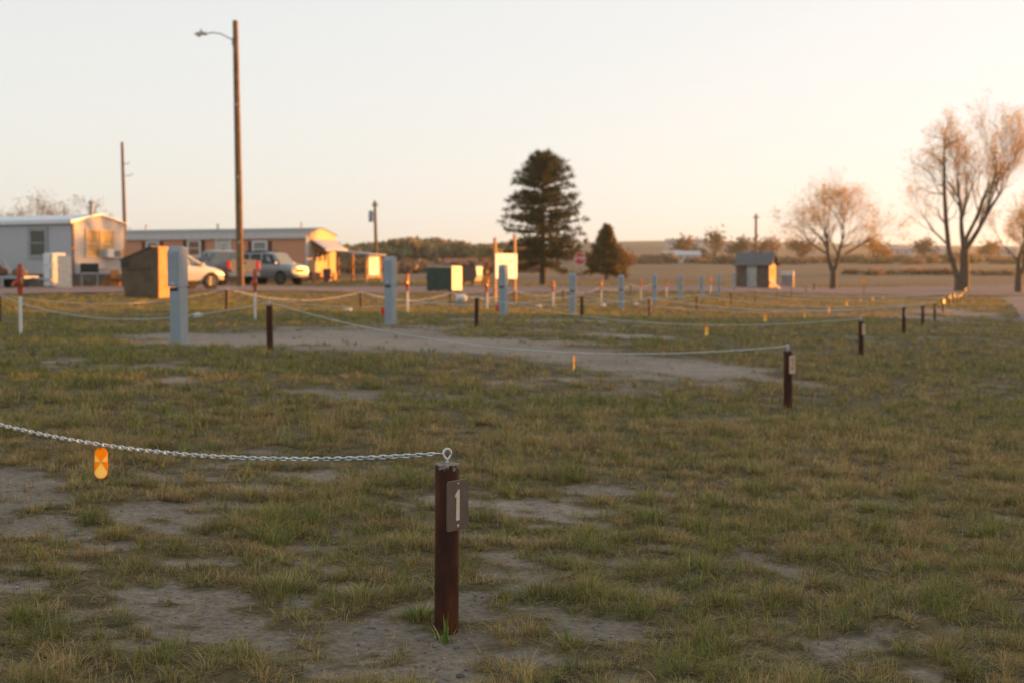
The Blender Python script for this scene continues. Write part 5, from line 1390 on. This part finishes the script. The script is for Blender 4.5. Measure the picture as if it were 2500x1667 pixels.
# ------------------------------------------------------------------ brush, far trees, far houses
def brush_mass(name, label, spec, seed, col_a, col_b, size):
    rng = np.random.default_rng(seed); P, T = [], []
    for (px, d, w, h) in spec:
        x = XA(px, d); z = tz(x, d); n = int(46 * w * h / (size * size) ** .5 / 2) + 30
        n = min(n, 420)
        q = rng.normal(0, 1, (n, 3)); q /= np.linalg.norm(q, axis=1)[:, None]; q *= rng.uniform(.45, 1.0, (n, 1)) ** .5
        q = q * np.array((w / 2, w / 2.4, h / 2)) + np.array((x, d, z + h * .46)); P.append(q)
        c = np.array(col_a) + (np.array(col_b) - np.array(col_a)) * rng.random(); T.append(np.tile(c, (n, 1)))
    P = np.concatenate(P); T = np.concatenate(T); n = len(P)
    N = rng.normal(size=(n, 3)); A = np.cross(N, rng.normal(size=(n, 3))); A /= np.linalg.norm(A, axis=1)[:, None]; B = np.cross(A, N); B /= np.linalg.norm(B, axis=1)[:, None]
    s = size * rng.uniform(.5, 1.4, n)[:, None] * (P[:, 1:2] / 350) ** .6
    V = np.stack([P - A * s, P - B * s * .6, P + A * s, P + B * s * .6], 1).reshape(-1, 3)
    T = np.repeat(T * rng.uniform(.7, 1.3, (n, 1)), 4, 0)
    tag(np_mesh(name, V, np.arange(4 * n).reshape(-1, 4), LEAFY, T), label, kind='stuff')
rng = np.random.default_rng(9)
spec = []
for px in range(700, 1180, 9):
    for j in range(2):
        d = rng.uniform(300, 430); spec.append((px + rng.uniform(-8, 8), d, rng.uniform(6, 13), rng.uniform(3.6, 6.3) * (1 + .15 * math.sin(px * .021))))
brush_mass('far_woods', 'olive green wooded band on the horizon left of the pine', spec, 1, (.185, .155, .070), (.255, .195, .095), .75)
spec = []
for px in range(780, 1240, 12): spec.append((px + rng.uniform(-8, 8), rng.uniform(190, 240), rng.uniform(2, 5), rng.uniform(1, 2.0)))
for px in range(1420, 2460, 18): spec.append((px + rng.uniform(-8, 8), rng.uniform(330, 420), rng.uniform(4, 11), rng.uniform(.8, 2.6)))
for px in range(1960, 2460, 26): spec.append((px + rng.uniform(-8, 8), rng.uniform(165, 185), rng.uniform(2, 5), rng.uniform(.25, .6)))
brush_mass('scrub', 'brown scrub scattered along the foot of the far slope', spec, 2, (.235, .165, .095), (.285, .185, .105), .6)
k = 0
for (px, d, w, h, c, lab) in ((1570, 400, 9, 7, (.19, .11, .035), 'golden round tree on the far slope right of the white trailers'), (1640, 430, 8, 9, (.16, .105, .035), 'taller golden tree on the far slope, mid way to the shed'), (1700, 400, 9, 7, (.13, .09, .035), 'olive tree on the far slope left of the shed'),
                              (1758, 420, 10, 8, (.20, .095, .04), 'rusty round tree on the far slope behind the shed roof'), (1840, 400, 11, 7.5, (.15, .075, .045), 'reddish brown tree just right of the shed roof'), (1600, 390, 6, 4, (.17, .11, .03), 'low golden bush below the far slope trees'), (2120, 420, 7, 7, (.11, .06, .035), 'small dark tree on the slope between the bare trees'), (2270, 430, 9, 6, (.2, .11, .04), 'orange brown tree on the slope right of the tallest bare tree')):
    shrub(px, d, w, h, 620, .42, c, lab, 'far_tree', 'tree', 'trees on the far slope', 200 + k); k += 1

def far_house(px, d, w, h, col, lab, roofc=(.25, .25, .26), rz=0., name='far_house', cat='house'):
    v = ground_at(px, d); t = thing(name, lab, cat, v, R(rz), 'small buildings on the far slope')
    MB().box(-w / 2, w / 2, -2.5, 2.5, -1.0, h).build('wall', mat('far_wall_%d' % int(px), col, .7), t)
    MB().prism([(-2.8, h), (2.8, h), (0, h + 1.1)], -w / 2 - .3, w / 2 + .3, Matrix(((0, 0, 1, 0), (1, 0, 0, 0), (0, 1, 0, 0), (0, 0, 0, 1)))).build('roof', mat('far_roof_%d' % int(px), roofc, .7), t)
    for i in range(3): MB().box(-w / 2 + w * (i + .6) / 3.4 - .4, -w / 2 + w * (i + .6) / 3.4 + .4, -2.56, -2.505, h * .4, h * .8).build('window', GLASS, t)
far_house(1576, 370, 6.5, 2.0, (.50, .50, .52), 'white trailer house at the foot of the far slope', (.45, .45, .47), 5)
far_house(1542, 380, 4.5, 2.2, (.50, .36, .30), 'pinkish shed next to the white trailer on the far slope', (.4, .33, .3), -10)
far_house(1700, 560, 12, 3.2, (.34, .32, .34), 'grey farm building high on the slope near the hill top', (.38, .38, .42), 8)
far_house(1575, 900, 26, 5, (.40, .40, .44), 'pale long building near the hill top above the white trailer', (.42, .42, .46), 0)
far_house(2060, 600, 12, 3.4, (.36, .34, .36), 'pale grey house on the slope between the bare trees', (.36, .36, .4), -6)
far_house(2150, 640, 14, 3.2, (.40, .37, .38), 'long pale house on the slope left of the tallest bare tree', (.36, .33, .36), 4)
far_house(2290, 560, 13, 3.2, (.38, .33, .33), 'pinkish grey house on the slope right of the tallest bare tree', (.3, .24, .24), -4)
far_house(1050, 215, 3.4, .9, (.24, .15, .12), 'low red roofed hut behind the green dumpster', (.26, .09, .06), 6)

# roadside reflector marker beyond the plots
rm = thing('road_marker', 'large orange oval marker on a thin stake between the bare trees', 'road marker', (XA(1984, 88), 88, tz(XA(1984, 88), 88)), R(-10))
zc = W(1984, 642, 88)[2] - rm.location.z
MB().box(-.02, .02, -.01, .02, -.2, zc).build('stake', mat('dull_stake', (.12, .09, .07), .8), rm)
MB().prism(stadium(.22, .42), -.012, .0, Matrix(((1, 0, 0, 0), (0, 0, 1, -.012), (0, 1, 0, zc), (0, 0, 0, 1)))).build('oval_reflector', mat('orange_lens', (.9, .33, .03), .2), rm)

# ------------------------------------------------------------------ air
if HAZE:
    zb = -60
    hz = MB().box(-1400, 1400, -30, 2700, zb, 62).build('haze', [], None)
    m = bpy.data.materials.new('evening_air'); m.use_nodes = True
    nt = m.node_tree; nt.nodes.remove(nt.nodes['Principled BSDF'])
    pv = nt.nodes.new('ShaderNodeVolumePrincipled'); pv.inputs['Density'].default_value = HAZE
    pv.inputs['Color'].default_value = (.95, 1, .82, 1); pv.inputs['Anisotropy'].default_value = .72
    nt.links.new(pv.outputs['Volume'], nt.nodes['Material Output'].inputs['Volume'])
    hz.data.materials.append(m); tag(hz, 'thin warm evening haze over the whole campground', kind='stuff')
